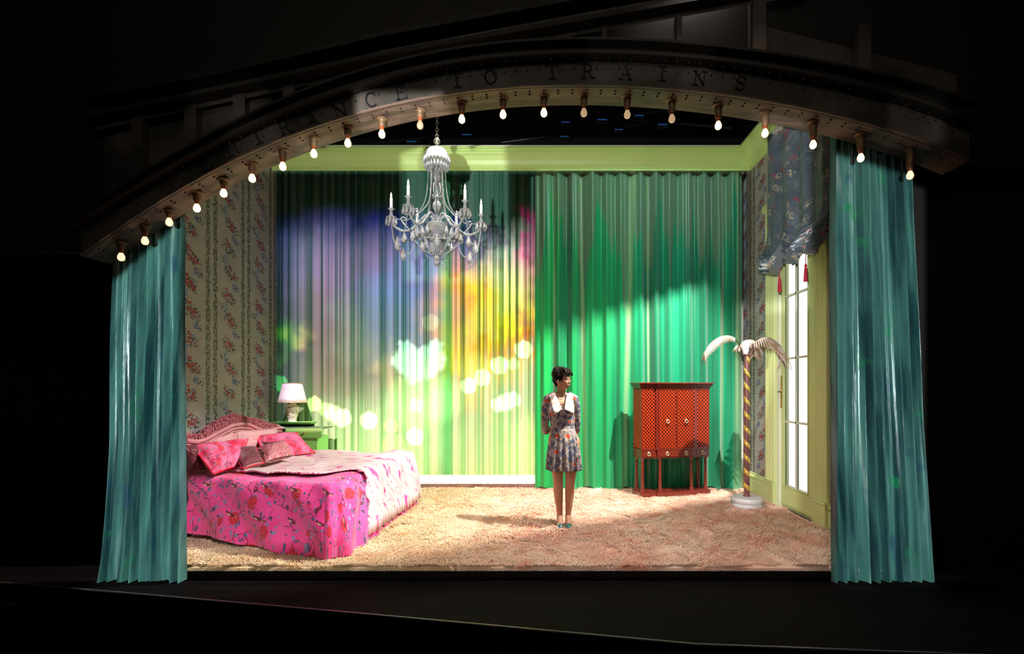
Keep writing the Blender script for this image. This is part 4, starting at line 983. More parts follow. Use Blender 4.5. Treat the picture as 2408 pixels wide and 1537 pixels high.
secs = ((0, .215, 0), (.215, .775, -.022), (.775, CW, 0))
def stepped(m, z0, z1, e, d0=0):
    for x0, x1, py in secs:
        m.bb(x0-(e if x0 == 0 else 0)-(e*.6 if py else 0), x1+(e if x1 == CW else 0)+(e*.6 if py else 0), py-e, CD+e*.3, z0, z1)
m = M(); stepped(m, 0, .042, .012); stepped(m, .042, .052, .004); m.build('plinth', m_mah, cb, smooth=False, bevel=.003)
colp = [(.030,.05),(.032,.062),(.026,.072),(.029,.084),(.024,.094),(.020,.104),(.023,.12),(.021,.20),(.018,.36),(.0175,.405),(.022,.41),(.022,.418),(.018,.424),(.0175,.465),(.024,.478),(.026,.492),(.032,.50)]
for x, y in ((.03,.03),(.27,.01),(.725,.01),(CW-.04,.03),(.03,CD-.035),(CW-.04,CD-.035)):
    m = M(); m.lathe(colp, (x, y, 0), 18); m.build('column_leg', m_mah, cb)
m = M(); stepped(m, .497, .505, .006); stepped(m, .605, .615, .006); stepped(m, .50, .61, 0); body = m.build('drawer_case', m_mah, cb, smooth=False, bevel=.002)
def ring(m, x, y, z):
    m.torus((x, y-.016, z-.006), .019, .0052, rotx(PI/2), 20, 8); m.ell((x, y-.012, z+.018), (.007, .010, .007), seg=10)
    m.lathe([(.001,0),(.012,0),(.012,.004),(.001,.004)], (x, y-.001, z+.016), 12, rotx(PI/2))
for x0, x1, py, rings in ((.015, .20, 0, (.10,)), (.235, .755, -.022, (.352, .623)), (.79, CW-.02, 0, (.877,))):
    m = M(); m.bb(x0, x1, py-.008, py+.002, .515, .598); d_ = m.build('drawer', m_mah, cb, smooth=False, bevel=.003)
    for rx_ in rings: m = M(); ring(m, rx_, py-.008, .560); m.build('ring_pull', m_nick, d_)
def lattice(m, o, ux, w_, z0, z1, nrm, pitch=.0465, sw=.0062, th=.005):
    o = Vector(o); ux = Vector(ux); nrm = Vector(nrm); uz = Vector((0,0,1))
    for sg in (1, -1):
        cmin, cmax = (0, w_+(z1-z0)) if sg == 1 else (-(z1-z0), w_)
        c_ = math.floor(cmin/pitch)*pitch
        while c_ <= cmax:
            # line: x + sg*z = c
            pts = []
            for x in (0, w_):
                z = (c_-x)*sg
                if -1e-9 <= z <= z1-z0+1e-9: pts.append((x, z))
            for z in (0, z1-z0):
                x = c_-sg*z
                if 0 < x < w_: pts.append((x, z))
            if len(pts) >= 2:
                a, b_ = max(((p, q_) for p in pts for q_ in pts), key=lambda t: (t[0][0]-t[1][0])**2+(t[0][1]-t[1][1])**2)
                if math.hypot(a[0]-b_[0], a[1]-b_[1]) > .015:
                    A = o+ux*a[0]+uz*(z0+a[1]); B_ = o+ux*b_[0]+uz*(z0+b_[1]); d = (B_-A).normalized(); s_ = d.cross(nrm).normalized()*sw
                    off = nrm*(th if sg == 1 else th*.45)
                    q_ = [A-s_, B_-s_, B_+s_, A+s_]; m.hexa([p for p in q_]+[p+off for p in q_])
            c_ += pitch
Z0, Z1 = .625, 1.405
m = M()
for x0, x1, py in secs: m.bb(x0+.004, x1-.004, py+.006, CD, .61, 1.42)
m.build('carcass', m_hole, cb, smooth=False)
m = M()
for x0, x1, py in ((0, .012, 0), (.200, .232, -.006), (.758, .79, -.006), (CW-.014, CW, 0)): m.bb(x0, x1, py-.016 if .1 < x0 < .9 else py-.004, py+.02, .61, 1.42)
for x0, x1, py in secs: m.bb(x0, x1, py-.004, py+.02, .61, .628); m.bb(x0, x1, py-.004, py+.02, 1.40, 1.42)
for y in (0, CD-.02): m.bb(-.004, .006, y, y+.02, .61, 1.42); m.bb(CW-.006, CW+.004, y, y+.02, .61, 1.42)
m.build('frame', m_mah, cb, smooth=False)
for x0, x1, rx_ in ((.236, .493, .358), (.499, .755, .628)):
    m = M(); t_ = .006; y = -.026
    m.bb(x0, x0+t_, y, y+.01, Z0, Z1); m.bb(x1-t_, x1, y, y+.01, Z0, Z1); m.bb(x0, x1, y, y+.01, Z0, Z0+t_); m.bb(x0, x1, y, y+.01, Z1-t_, Z1)
    d_ = m.build('door', m_mah, cb, smooth=False)
    m = M(); lattice(m, (x0+t_, -.018, 0), (1,0,0), x1-x0-2*t_, Z0+t_, Z1-t_, (0,-1,0)); m.build('door_lattice', m_lat, d_, smooth=False)
    m = M(); ring(m, rx_, -.026, .985); m.build('ring_pull', m_nick, d_)
for x0, x1 in ((.012, .200), (.79, CW-.014)):
    m = M(); lattice(m, (x0, .003, 0), (1,0,0), x1-x0, Z0, Z1, (0,-1,0)); m.build('side_panel_lattice', m_lat, cb, smooth=False)
m = M(); lattice(m, (-.0, .02, 0), (0,1,0), CD-.04, Z0, Z1, (-1,0,0)); m.build('end_panel_lattice', m_lat, cb, smooth=False)
m = M()
for z0, z1, e in ((1.415,1.43,.006),(1.43,1.448,.018),(1.448,1.466,.030),(1.466,1.478,.036),(1.478,1.495,.048)): stepped(m, z0, z1, e)
m.build('crown_moulding', m_mah, cb, smooth=False, bevel=.003)
# ================================================================ palm tree lamp
m_plas = mat('white_plaster', lin(214, 214, 220), .4, fn=speck(lin(200, 200, 210), lin(226, 226, 230), 6, .1))
m_trunk = mat('maroon_lacquer', lin(96, 52, 52), .35, fn=speck(lin(78, 36, 38), lin(140, 92, 92), 6, .1))
m_gold = mat('gold_leaf', lin(226, 180, 70), .35, .7, fn=speck(lin(200, 150, 50), lin(250, 220, 120), 14, .2))
def frond_fn(N, b):
    o = N.obj(); n_ = N.noise(o, 12, 3)
    return N.mix(N.ss(n_, .4, .6), lin(214, 196, 186), lin(170, 140, 116)), None
m_fr = mat('aged_cream_metal_leaf', rough=.45, metal=.15, fn=frond_fn)
m_stem = mat('dark_wrought_stem', lin(70, 44, 40), .5, .5)
PX = Vector((2.49, 6.17, 0)); 
pm_ = thing('palm_floor_lamp', 'palm tree floor lamp with gold spiral trunk and drooping fronds, beside the cabinet', 'lamp')
m = M(); m.lathe([(.001,.02),(.165,.02),(.175,.035),(.175,.06),(.165,.075),(.178,.082),(.187,.10),(.187,.125),(.178,.14),(.03,.15),(.001,.15)], (PX.x, PX.y, .01), 40); m.build('base', m_plas, pm_)
ZT = 1.86
m = M(); m.lathe([(.045,.155),(.046,.165),(.033,.18)]+[(.033-.005*(i/12), .18+(ZT-.18)*i/12) for i in range(13)]+[(.036,ZT+.005),(.03,ZT+.02)], (PX.x, PX.y, 0), 18); m.build('trunk', m_trunk, pm_)
m = M()
def helix(u, v):
    a = -u*2*PI*9.3; z = .22+u*(ZT-.26)+(v-.5)*.060; r_ = .0345-.004*u+.002*math.sin(v*PI); return Vector((PX.x+r_*math.cos(a), PX.y+r_*math.sin(a), z))
m.grid(helix, 260, 4); m.build('gold_spiral', m_gold, pm_, solid=.003, normals=False)
m = M(); m.lathe([(.028,0),(.038,.02),(.045,.15),(.043,.155)], (PX.x-.015, PX.y, ZT+.01), 18); m.build('candle_shade', m_plas, pm_)
def spl(pts, n):
    pts = [Vector(p) for p in pts]; out_ = []
    for i in range(n+1):
        t = i/n*(len(pts)-1); k = min(int(t), len(pts)-2); f = t-k
        p0 = pts[max(k-1, 0)]; p1 = pts[k]; p2 = pts[k+1]; p3 = pts[min(k+2, len(pts)-1)]
        out_.append(.5*((2*p1)+(-p0+p2)*f+(2*p0-5*p1+4*p2-p3)*f*f+(-p0+3*p1-3*p2+p3)*f**3))
    return out_
def frond(pts, ln, name, n=34, droop=.8, t0=.18):
    c_ = spl([PX+Vector((0,0,ZT))+Vector(p) for p in pts], n); fm = M()
    for i in range(n):
        t = i/n
        if t < t0: continue
        d = (c_[i+1]-c_[i]).normalized(); up = Vector((0,0,1)); side = d.cross(up).normalized()
        L_ = ln*(.35+.65*math.sin(PI*min(1, (t-t0)/(1-t0)*.85+.12)))
        for sg in (1, -1):
            q_ = []
            for j in range(6):
                s = j/5; off = side*sg*L_*s*.8+d*L_*s*.55+Vector((0,0,-1))*(L_*droop*s*s)+up*.012*math.sin(s*PI)
                q_.append(c_[i]+off)
            wd = [(.011)*(1-abs(s_/5-.35)*1.1) for s_ in range(6)]; vs_ = []
            for p, w2 in zip(q_, wd): vs_ += [p-d*max(w2, .0008)*1.2, p+up*.004, p+d*max(w2, .0008)*1.2]
            fs_ = [(j*3, j*3+1, j*3+4, j*3+3) for j in range(5)]+[(j*3+1, j*3+2, j*3+5, j*3+4) for j in range(5)]
            fm.add(vs_, fs_)
    fo = fm.build(name, m_fr, pm_, solid=.0015, normals=False)
    r2 = M(); r2.tube(c_, [.007*(1-.7*i/n) for i in range(n+1)], 6); r2.build('frond_stalk', m_stem, fo)
frond([(0,0,0),(-.06,0,.04),(-.12,-.02,.16),(-.22,-.04,.225),(-.34,-.05,.215),(-.45,-.06,.14),(-.53,-.06,.03),(-.545,-.06,-.04)], .11, 'palm_frond', 46, 1.0, .34)
frond([(0,0,0),(.03,-.05,.06),(.08,-.10,.16),(.17,-.16,.20),(.26,-.20,.15),(.33,-.23,.05),(.34,-.24,-.05)], .20, 'palm_frond', 34, .9, .25)
frond([(0,0,0),(.0,.05,.08),(.05,.14,.18),(.13,.22,.20),(.20,.30,.12),(.22,.33,.0)], .16, 'palm_frond', 26, .9, .25)
frond([(0,0,0),(-.03,.06,.06),(-.03,.14,.13),(-.02,.22,.10)], .09, 'palm_frond', 18, .8, .3)
m = M(); m.tube(spl([PX+Vector((0,0,ZT-.01)), PX+Vector((-.06,0,ZT+.0)), PX+Vector((-.11,0,ZT+.05)), PX+Vector((-.10,0,ZT+.12))], 12), .006, 6); m.tube(spl([PX+Vector((.0,0,ZT-.01)), PX+Vector((.05,0,ZT+.02)), PX+Vector((.08,0,ZT+.08)), PX+Vector((.07,0,ZT+.14))], 12), .006, 6); m.build('scroll_stem', m_stem, pm_)
base(pm_, PX)
# ================================================================ crystal chandelier
m_cry = mat('cut_crystal', (1,1,1,1), .0, **{'Transmission Weight': .78, 'IOR': 1.5, 'Specular IOR Level': .9})
m_sil = mat('silver_fitting', lin(200, 190, 170), .18, .9)
m_wax = mat('white_candle_tube', lin(250, 248, 240), .5, **{'Emission Color': (1,.97,.9,1), 'Emission Strength': .25})
m_fl = emis('candle_lamp_glow', (1, .96, .88, 1), 2.2)
CC = Vector(((1027.4-CX)/F*5.45, 5.45, 0)); KZ = .2473*5.45/F
def cz(zy): return CH-(260+zy*.2473-CY)/F*5.45
ch = thing('crystal_chandelier', 'large crystal chandelier with six candle arms hanging before the sheer curtain', 'chandelier')
def L(m, prof, seg=24): m.lathe([(r_*KZ, cz(y)) for r_, y in prof], (CC.x, CC.y, 0), seg)
m = M(); z = cz(262)
k = 0
while z < 6.2:
    m.torus((CC.x, CC.y, z+.022), .016, .0045, (roty(PI/2) if k % 2 else rotx(PI/2)), 12, 6); z += .034; k += 1
m.build('chain', m_sil, ch)
m = M(); m.ell((CC.x, CC.y, cz(292)), .036, seg=18, rings=12); L(m, [(6,325),(14,330),(7,340),(16,350)], 12); m.build('hanging_ball', m_sil, ch)
m = M(); L(m, [(2,352),(50,358),(85,375),(106,405),(118,450),(122,480),(116,480),(112,450),(98,408),(80,380),(50,366),(2,362)], 32); m.build('crown_canopy', m_cry, ch)
def drop(m, p, s=1.0, w=.42):
    m.lathe([(.001*s,0),(.003*s,-.006*s),(.006*s,-.014*s),(.016*w*2*s,-.040*s),(.019*w*2*s,-.054*s),(.014*w*2*s,-.068*s),(.001,-.078*s)], p, 8)
m = M()
for i in range(22):
    a = 2*PI*i/22; r_ = .122*KZ*1000/1.0*1.0
    r_ = 120*KZ; drop(m, (CC.x+r_*math.cos(a), CC.y+r_*math.sin(a), cz(445)), .9); r_ = 104*KZ; drop(m, (CC.x+r_*math.cos(a+.14), CC.y+r_*math.sin(a+.14), cz(485)), 1.15)
    if i % 2: drop(m, (CC.x+70*KZ*math.cos(a), CC.y+70*KZ*math.sin(a), cz(480)), 1.2)
m.build('crown_pendants', m_cry, ch, smooth=False)
m = M(); L(m, [(10,360),(10,560),(22,575),(34,600),(38,640),(28,670),(16,690),(14,800),(24,820),(44,826),(46,834),(20,842),(26,860),(42,890),(44,920),(30,950),(16,975),(12,1000),(12,1090)], 20); m.build('stem', m_cry, ch)
m = M(); L(m, [(14,1100),(60,1088),(104,1082),(112,1090),(100,1120),(80,1150),(50,1185),(24,1204),(10,1206),(24,1215),(70,1222),(74,1232),(30,1240),(20,1350),(2,1350)], 32); m.build('glass_bowl', m_cry, ch)
m = M()
for i in range(22):
    a = 2*PI*i/22; p = (CC.x+62*KZ*math.cos(a), CC.y+62*KZ*math.sin(a)); m.tube([(p[0], p[1], cz(1232)), (p[0], p[1], cz(1338))], .0065, 5); m.ell((p[0], p[1], cz(1346)), .009, seg=6, rings=4)
m.build('crystal_fringe', m_cry, ch)
m = M(); m.ell((CC.x, CC.y, cz(1402)), 31*KZ, seg=10, rings=7); m.build('bottom_ball', m_cry, ch, smooth=False)
# scrolls in the upper column
m = M()
for i in range(6):
    a = i*PI/3+.2; m.tube([(CC.x+r_*KZ*math.cos(a), CC.y+r_*KZ*math.sin(a), cz(y)) for r_, y in ((16,690),(44,700),(62,740),(60,790),(34,815),(20,822))], .007, 6)
m.build('column_scrolls', m_cry, ch)
def beads(m, pts, r=.0075, gap=.0150):
    acc = 0; pts = [Vector(p) for p in pts]
    for a, b in zip(pts[:-1], pts[1:]):
        l = (b-a).length; t = acc
        while t < l: m.ell(a.lerp(b, t/l), r, seg=6, rings=4); t += gap
        acc = t-l
def sag(a, b, s, n=14): a, b = Vector(a), Vector(b); return [a.lerp(b, i/n)-Vector((0,0,s*4*(i/n)*(1-i/n))) for i in range(n+1)]
ANG = [11.5, 191.5, -42.5, -114.5, 73.5, 129.5]
ARM = [(14,1108),(34,1040),(62,1004),(100,1000),(150,1050),(200,1110),(255,1152),(320,1160),(380,1130),(412,1085),(419,1055)]
RA = .47
def arm(ang):
    a = R(ang); d = Vector((math.cos(a), math.sin(a), 0)); t_ = Vector((-d.y, d.x, 0))
    q_ = spl([CC+d*(r_*KZ)+Vector((0,0,cz(y))) for r_, y in ARM], 40)
    m = M(); m.tube(q_, .0125, 8)
    # twisted rope on the arm
    hl = []
    for i, p in enumerate(q_[:-1]):
        tt = (q_[i+1]-p).normalized(); n1 = tt.cross(t_).normalized(); hl.append(p+(t_*math.cos(i*1.1)+n1*math.sin(i*1.1))*.012)
    m.tube(hl, .005, 5)
    # small scroll rising from the arm
    m.tube(spl([CC+d*(r_*KZ)+Vector((0,0,cz(y))) for r_, y in ((250,1150),(300,1100),(330,1050),(300,1035),(285,1060))], 14), .008, 6)
    ao = m.build('arm', m_cry, ch)
    tip = CC+d*(419*KZ); zt = cz(1050)
    m = M(); m.lathe([(.010,-.010),(.035,-.004),(.055,.010),(.052,.012),(.030,.004),(.016,.006),(.020,.03),(.014,.06),(.018,.085),(.034,.095),(.036,.100),(.010,.102)], (tip.x, tip.y, zt), 16); m.build('candle_cup', m_cry, ao)
    m = M(); m.lathe([(.0145,.10),(.0145,.21),(.012,.214),(.004,.218)], (tip.x, tip.y, zt), 12); m.build('candle_tube', m_wax, ao)
    m = M(); m.lathe([(.004,.214),(.009,.225),(.0105,.238),(.007,.255),(.001,.272)], (tip.x, tip.y, zt), 10); m.build('candle_bulb', m_fl, ao)
    m = M()
    for k_ in range(8):
        b_ = k_*PI/4; drop(m, (tip.x+.052*math.cos(b_), tip.y+.052*math.sin(b_), zt+.004), 1.0)
    for rr_, zz, s_ in ((300, 1165, 1.7), (225, 1150, 1.6), (150, 1120, 1.3)):
        pp = CC+d*(rr_*KZ); drop(m, (pp.x, pp.y, cz(zz)), s_, .5)
    m.build('pendant_drops', m_cry, ao, smooth=False)
    return tip, zt
tips = [arm(a) for a in ANG]
order = sorted(range(6), key=lambda i: ANG[i] % 360)
m = M()
for n_, i in enumerate(order):
    a, za = tips[i]; j = order[(n_+1) % 6]; b, zb_ = tips[j]
    A = Vector((a.x, a.y, za-.02)); B = Vector((b.x, b.y, zb_-.02)); Mid = CC+((A+B)/2-CC).normalized()*0; 
    mid = (A+B)/2; mid = Vector((CC.x+(mid.x-CC.x)*1.05, CC.y+(mid.y-CC.y)*1.05, cz(1270)))
    beads(m, sag(A, mid, .14)); beads(m, sag(mid, B, .14)); drop(m, mid-Vector((0,0,.0)), 1.8, .5)
    # long strings from the crown to the arms
    d = (a-CC); d = Vector((d.x, d.y, 0)).normalized()
    pts = spl([CC+d*(r_*KZ)+Vector((0,0,cz(y))) for r_, y in ((84,480),(80,560),(86,700),(104,840),(140,930),(190,985),(280,1060),(400,1045))], 40); beads(m, pts)
    d2 = Vector((math.cos(math.atan2(d.y, d.x)+.5), math.sin(math.atan2(d.y, d.x)+.5), 0))
    pts = spl([CC+d2*(r_*KZ)+Vector((0,0,cz(y))) for r_, y in ((60,520),(64,640),(60,780),(76,900),(96,1000))], 30); beads(m, pts)
    # lower hoops to the bottom ball
    pts = spl([CC+d*(r_*KZ)+Vector((0,0,cz(y))) for r_, y in ((250,1165),(215,1230),(160,1300),(100,1345),(50,1365),(10,1372))], 24); beads(m, pts, .009, .016)
m.build('bead_strings', m_cry, ch)
base(ch, (CC.x, CC.y, cz(1400)))
# ================================================================ the woman
WX, WY = (1326.5-CX)/F*5.43, 5.45
m_skin = mat('skin', lin(206, 152, 124), .5, fn=speck(lin(196, 140, 112), lin(214, 162, 134), 8, .03), **{'Subsurface Weight': .08, 'Subsurface Radius': (.02,.01,.005)})
m_hair = mat('dark_brown_hair', lin(34, 18, 18), .55, fn=lambda N, b: (N.mix(N.noise(N.vm('MULTIPLY', N.obj(), (60,60,14)), 3, 3), lin(8, 4, 5), lin(26, 13, 12)), N.bump(N.noise(N.vm('MULTIPLY', N.obj(), (60,60,14)), 5, 3), .3, .003)), **{'Specular IOR Level': .15})
def dress_fn(N, b):
    o = N.obj(); w_ = N.vm('ADD', o, N.vm('SCALE', N.vm('SUBTRACT', N.noise(o, 30, 2, colour=True), (.5,.5,.5)), scale=.03))
    c = N.mix(N.ss(N.noise(o, 60, 2), .45, .6), lin(182, 170, 164), lin(128, 124, 130))
    bd = N.m('ADD', N.vor(o, 19), N.m('MULTIPLY', N.m('ABSOLUTE', N.m('SINE', N.m('MULTIPLY', N.sep(N.vor(N.vm('MULTIPLY', o, (1,1,1)), 60, out='Color'))[0], 9))), .28)); bc = N.sep(N.vor(o, 19, out='Color'))
    c = N.mix(N.m('MULTIPLY', N.ss(bd, .74, .66), N.ss(bc[0], .20, .22)), c, N.mix(N.ss(N.noise(o, 120, 1), .4, .6), lin(66, 72, 98), lin(104, 110, 134)))
    rd = N.vor(w_, 14); rc = N.sep(N.vor(w_, 14, out='Color'))
    c = N.mix(N.m('MULTIPLY', N.ss(rd, .38, .30), N.ss(rc[1], .74, .76)), c, lin(206, 70, 36))
    yd = N.vor(w_, 36); yc = N.sep(N.vor(w_, 36, out='Color'))
    c = N.mix(N.m('MULTIPLY', N.ss(yd, .36, .28), N.ss(yc[2], .82, .84)), c, lin(206, 150, 50))
    c = N.mix(N.m('MULTIPLY', N.ss(yd, .40, .32), N.ss(yc[0], .84, .86)), c, lin(90, 100, 50))
    return c, N.bump(N.noise(o, 80, 2), .1, .003)
m_dress = mat('slate_floral_crepe', rough=.7, fn=dress_fn)
m_coll = mat('ivory_collar', lin(240, 222, 214), .6)
m_lip = mat('dark_rose_lip', lin(120, 44, 46), .4)
m_eye = mat('eye_white', lin(235, 230, 225), .2); m_iris = mat('dark_iris', lin(24, 14, 12), .2)
wo = thing('person', 'person in a short grey floral dress with wide white collar, hands clasped behind back', 'person')
def V3(x, y, z): return Vector((WX+x, WY+y, z))
def limb(m, pts, rs, seg=14, flat=1.0):
    q_ = [V3(*p) for p in pts]; m.tube(spl(q_, len(q_)*4), list(np.interp(np.linspace(0, len(rs)-1, len(q_)*4+1), range(len(rs)), rs)), seg, flat=flat)
    m.ell(q_[0], rs[0], seg=seg, rings=8); m.ell(q_[-1], rs[-1], seg=seg, rings=8)
TX = -.033
HR = rotz(R(58)); HC = V3(TX+.016, -.012, 1.583)
def H(x, y, z): return HC+HR @ Vector((x, y, z))
def body_shapes(m, full=True):
    m.ell(V3(-.005, .01, .92), (.165, .115, .14), seg=20, rings=14)
    m.ell(V3(-.02, .0, 1.06), (.122, .090, .16), seg=20, rings=14)
    m.ell(V3(TX, .005, 1.25), (.145, .100, .16), seg=20, rings=14)
    for s in (-1, 1): m.ell(V3(TX+s*.064, -.066, 1.235), (.062, .055, .058), seg=14, rings=10)
    limb(m, [(TX-.125, .01, 1.368), (TX, .012, 1.388), (TX+.125, .01, 1.368)], [.046, .056, .046])
# body
m = M(); body_shapes(m)
limb(m, [(TX, .02, 1.38), (TX+.003, .008, 1.45), (TX+.010, .0, 1.53)], [.056, .047, .050])
m.ell(V3(TX, .01, 1.40), (.10, .055, .045), seg=16, rings=10)
for s in (-1, 1):
    limb(m, [(s*.082, .01, .90), (s*.080, .0, .74), (s*.068, -.012, .52), (s*.064, -.004, .46), (s*.062, .022, .36), (s*.054, .020, .24), (s*.046, .020, .125), (s*.046, .018, .10)], [.092, .078, .055, .051, .053, .041, .030, .032])
    limb(m, [(s*.046, .035, .085), (s*.046, -.01, .080), (s*.044, -.075, .040), (s*.042, -.125, .026)], [.030, .034, .034, .022])
    # arm to the hands clasped behind
    limb(m, [(TX+s*.140, .01, 1.355), (TX+s*.160, .035, 1.22), (TX+s*.168, .075, 1.08), (TX+s*.095, .15, 1.00), (TX+s*.05, .178, .95)], [.044, .040, .035, .030, .024])
    m.ell(V3(TX+s*.030, .185, .925), (.042, .018, .034), roty(s*.6), 12, 8)
    for k, (ln_, r_) in enumerate(((.060,.0078),(.066,.0082),(.062,.0078),(.050,.007))):
        b0 = Vector((TX+s*.006, .190, .945-.016*k)); limb(m, [tuple(b0), (b0.x-s*ln_*.5, b0.y+.012, b0.z-.010), (b0.x-s*ln_*.95, b0.y+.002, b0.z-.016)], [r_, r_, r_*.85], 8)
    limb(m, [(TX+s*.045, .180, .955), (TX+s*.015, .192, .980), (TX-s*.010, .196, .972)], [.010, .0095, .008], 8)
# head
def he(c_, r_, rt=None, seg=16, rings=12): m.ell(H(*c_), r_, HR if rt is None else HR @ rt, seg, rings)
he((0, .022, .028), (.070, .088, .082), seg=20, rings=14); he((0, -.020, -.026), (.056, .060, .082), seg=20, rings=14)
he((0, -.047, -.090), (.020, .022, .018)); 
def hl_(pts, rs, seg=10):
    m.tube([H(*p) for p in pts], rs, seg); m.ell(H(*pts[0]), rs[0], seg=8, rings=6); m.ell(H(*pts[-1]), rs[-1], seg=8, rings=6)
for s in (-1, 1):
    hl_([(s*.048, .006, -.050), (s*.036, -.020, -.078), (s*.014, -.048, -.094)], [.012, .014, .014])
    he((s*.030, -.054, -.030), (.022, .020, .024)); he((s*.028, -.070, .020), (.022, .008, .006))
    he((s*.068, .018, -.010), (.008, .016, .027), rotz(s*.3)); he((s*.066, .014, -.034), (.007, .009, .010))
hl_([(0, -.078, .012), (0, -.088, -.012), (0, -.0935, -.029)], [.0065, .0065, .0078]); he((-.009, -.087, -.034), (.007, .008, .005)); he((.009, -.087, -.034), (.007, .008, .005))
he((0, -.079, -.066), (.022, .012, .012))
body = m.build('body', m_skin, wo); remesh(body, .0042, 2)
# lips, eyes, brows
m = M(); m.ell(H(0, -.0865, -.059), (.019, .0065, .0042), HR, 12, 6); m.ell(H(0, -.0860, -.0685), (.016, .0070, .0050), HR, 12, 6); m.build('lips', m_lip, wo)
for s in (-1, 1):
    m = M(); m.ell(H(s*.029, -.0715, .001), (.0140, .0088, .0078), HR, 14, 8); e_ = m.build('eye', m_eye, wo)
    m = M(); m.ell(H(s*.029+.003, -.0785, .001), (.0062, .003, .0062), HR, 12, 6); m.build('iris', m_iris, e_)
    m = M(); m.tube([H(s*.013, -.0785, .004), H(s*.022, -.0825, .0085), H(s*.034, -.080, .0085), H(s*.048, -.070, .005)], [.0018,.003,.0032,.0022], 6); m.build('eyelashes', m_iris, e_)
    m = M(); m.tube([H(s*.012, -.079, .022), H(s*.026, -.079, .027), H(s*.043, -.067, .022)], [.0022,.003,.0015], 6); m.build('eyebrow', m_hair, wo)
# hair
m = M()
he((0, .038, .050), (.078, .086, .074), seg=20); he((0, .074, .052), (.060, .058, .062)); he((0, .058, .088), (.060, .060, .052)); he((0, .012, .085), (.060, .07, .048)); he((0, .082, -.005), (.050, .038, .055)); he((0, .070, -.050), (.030, .026, .034))
for s in (-1, 1):
    he((s*.056, .030, .020), (.026, .058, .052))
    hl_([(s*.045, -.02, .085), (s*.064, -.036, .045), (s*.068, -.034, .005), (s*.066, -.022, -.040)], [.020, .013, .008, .004])
for k in range(-4, 5):
    x = k*.012; hl_([(x*.6, -.01, .108), (x*1.05, -.058, .094), (x*1.35, -.084-.004*math.cos(k), .062), (x*1.5, -.086, .034+.006*(k % 3)-.002*abs(k))], [.020, .016, .009, .004])
hair = m.build('hair', m_hair, wo); remesh(hair, .0045, 2)
# dress
m = M(); body_d = M()
def dshape(m):
    m.ell(V3(-.01, .0, 1.03), (.132, .104, .13), seg=22, rings=14); m.ell(V3(TX*.6, .0, 1.14), (.136, .110, .16), seg=22, rings=14)
    m.ell(V3(TX, .003, 1.26), (.150, .116, .160), seg=22, rings=14)
    for s in (-1, 1): m.ell(V3(TX+s*.064, -.072, 1.235), (.070, .060, .064), seg=14, rings=10)
    limb(m, [(TX-.13, .01, 1.368), (TX-.06, .012, 1.392), (TX+.06, .012, 1.392), (TX+.13, .01, 1.368)], [.054, .060, .060, .054])
dshape(m)
for s in (-1, 1):
    limb(m, [(TX+s*.140, .01, 1.365), (TX+s*.158, .02, 1.29), (TX+s*.168, .04, 1.18), (TX+s*.172, .070, 1.08), (TX+s*.162, .095, 1.02)], [.052, .052, .046, .043, .048])
dr_o = m.build('dress', m_dress, wo); remesh(dr_o, .007, 4)
bm = bmesh.new(); bm.from_mesh(dr_o.data); dele = []
for f in bm.faces:
    c_ = f.calc_center_median(); x, y, z = c_.x-WX-TX, c_.y-WY, c_.z
    hw = .062*(z-1.255)/(1.42-1.255)
    if y < .0 and z > 1.255 and abs(x-.010) < hw+.002: dele.append(f)
    elif math.hypot(x, y-.01) < .066 and z > 1.38: dele.append(f)
bmesh.ops.delete(bm, geom=dele, context='FACES'); bm.to_mesh(dr_o.data); bm.free()
# skirt with pleats, belt line and buttons
def sk(u, v):                                                          # v 0 hem .. 1 waist
    a = 2*PI*u; z = .604+v*(1.045-.604); e = 1-v
    rx_ = np.interp(v, [0,.35,.75,1], [.184,.176,.152,.127]); ry_ = np.interp(v, [0,.35,.75,1], [.150,.142,.124,.101])
    pl_ = (.0+.016*e)*math.sin(a*17)+(.008*e)*math.sin(a*7+1)
    rx_ += pl_; ry_ += pl_
    return V3(.003-.013*v+rx_*math.sin(a), -.002-ry_*math.cos(a), z+(.006*math.sin(a*17) if v == 0 else 0))
m = M(); m.grid(sk, 204, 24); m.build('skirt', m_dress, wo, solid=.003, normals=False)
m = M()
for z in (1.25, 1.19, 1.13, 1.07, 1.01, .95): m.ell(V3(TX*.4+.0, -.118 if z > 1.1 else -.114-.02*(1.1-z)*3, z), (.006, .004, .006), seg=8, rings=6)
m.build('buttons', mat('dark_gold_button', lin(110, 80, 50), .4, .5), wo)
dg = bpy.context.evaluated_depsgraph_get(); bvh_d = BVHTree.FromObject(dr_o, dg); bvh_b = BVHTree.FromObject(body, dg)
def onfront(bvh, x, z, lift):
    h = bvh.ray_cast(V3(x, -.6, z), Vector((0, 1, 0)))
    return (h[0]+Vector((0, -lift, 0))) if h[0] is not None else V3(x, -.02, z)
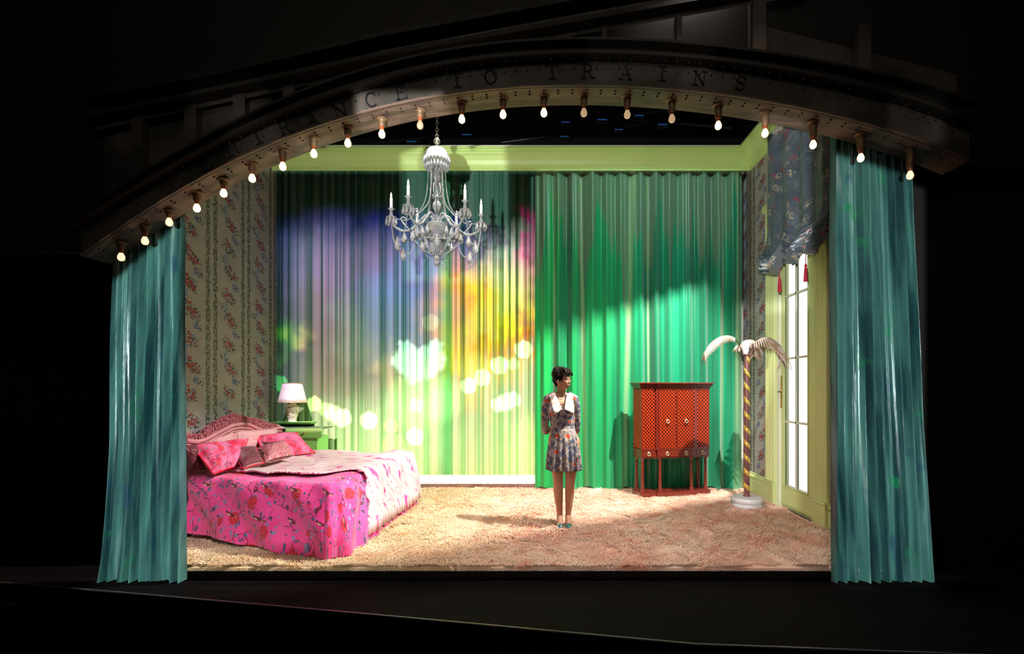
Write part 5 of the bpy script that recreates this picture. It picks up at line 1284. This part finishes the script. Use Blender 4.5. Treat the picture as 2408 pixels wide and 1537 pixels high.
for pts in ([(-.164,1.408),(-.104,1.437),(-.022,1.258),(-.106,1.198)], [(.027,1.437),(.098,1.404),(.104,1.206),(-.004,1.258)]):
    tl_, tr_, br_, bl_ = pts
    def cf(u, v):
        x = (tl_[0]*(1-u)+tr_[0]*u)*v+(bl_[0]*(1-u)+br_[0]*u)*(1-v); z = (tl_[1]*(1-u)+tr_[1]*u)*v+(bl_[1]*(1-u)+br_[1]*u)*(1-v)
        h = bvh_d.ray_cast(V3(x, -.6, z), Vector((0, 1, 0))); yb = h[0].y-WY if h[0] is not None else -.03
        hb = bvh_b.ray_cast(V3(x, -.6, z), Vector((0, 1, 0))); yb2 = hb[0].y-WY if hb[0] is not None else 0
        if yb > yb2 or yb > .03: yb = yb2-.012
        return V3(x, min(yb-.010, .02), z)
    m = M(); m.grid(cf, 12, 16); co_ = m.build('collar', m_coll, wo, solid=.004, normals=False)
    s_ = co_.modifiers.new('s', 'SMOOTH'); s_.iterations = 3
m = M(); q_ = [onfront(bvh_b, TX+x, z, .004) for x, z in ((-.052,1.425),(-.045,1.400),(-.025,1.375),(.005,1.366),(.030,1.378),(.045,1.402),(.050,1.42))]; m.tube(q_, .0016, 5)
q_ = [onfront(bvh_b, TX+x, z, .004) for x, z in ((-.050,1.42),(-.036,1.37),(-.018,1.315),(.006,1.275),(.026,1.32),(.040,1.37),(.050,1.42))]; m.tube(q_, .0022, 5)
for x, z in ((-.008,1.318),(.006,1.322),(.018,1.318),(.005,1.284)): m.ell(onfront(bvh_b, TX+x, z, .006), (.006,.003,.005), seg=8, rings=6)
m.build('necklace', mat('old_gold_chain', lin(150, 120, 70), .3, .8), wo)
# shoes
m_shoe = mat('silver_teal_leather', rough=.15, metal=.8, fn=lambda N, b: (N.mix(N.ss(N.noise(N.obj(), 22, 2), .45, .55), lin(210, 214, 220), lin(90, 176, 176)), None))
for s in (-1, 1):
    m = M(); limb(m, [(s*.046, .045, .078), (s*.046, .0, .066), (s*.044, -.065, .030), (s*.042, -.115, .024), (s*.040, -.145, .020)], [.031, .030, .034, .030, .017], 14)
    so_ = m.build('shoe', m_shoe, wo); remesh(so_, .004, 2)
    bm = bmesh.new(); bm.from_mesh(so_.data)
    bmesh.ops.delete(bm, geom=[f for f in bm.faces if (f.calc_center_median().z > .085 or (f.normal.z > .55 and f.calc_center_median().y-WY > -.105))], context='FACES'); bm.to_mesh(so_.data); bm.free()
    q2 = so_.modifiers.new('solid', 'SOLIDIFY'); q2.thickness = .004; q2.offset = 1
    m = M(); m.tube([V3(s*.046, .062, .07), V3(s*.046, .066, .035), V3(s*.046, .066, .0)], [.014,.008,.006], 8); m.build('heel', m_letter, so_)
    m = M(); m.hexa([V3(s*.042+x, y, z) for z in (.0, .006) for x, y in ((-.026,-.15),(.026,-.15),(.03,-.05),(-.03,-.05))]); m.build('sole', m_letter, so_, bevel=.004)
wo.location = ((1326.5-CX)/F*5.31, 5.31, .03); wo.scale = (.965,)*3
for c_ in wo.children: c_.location = -V3(0, 0, 0)
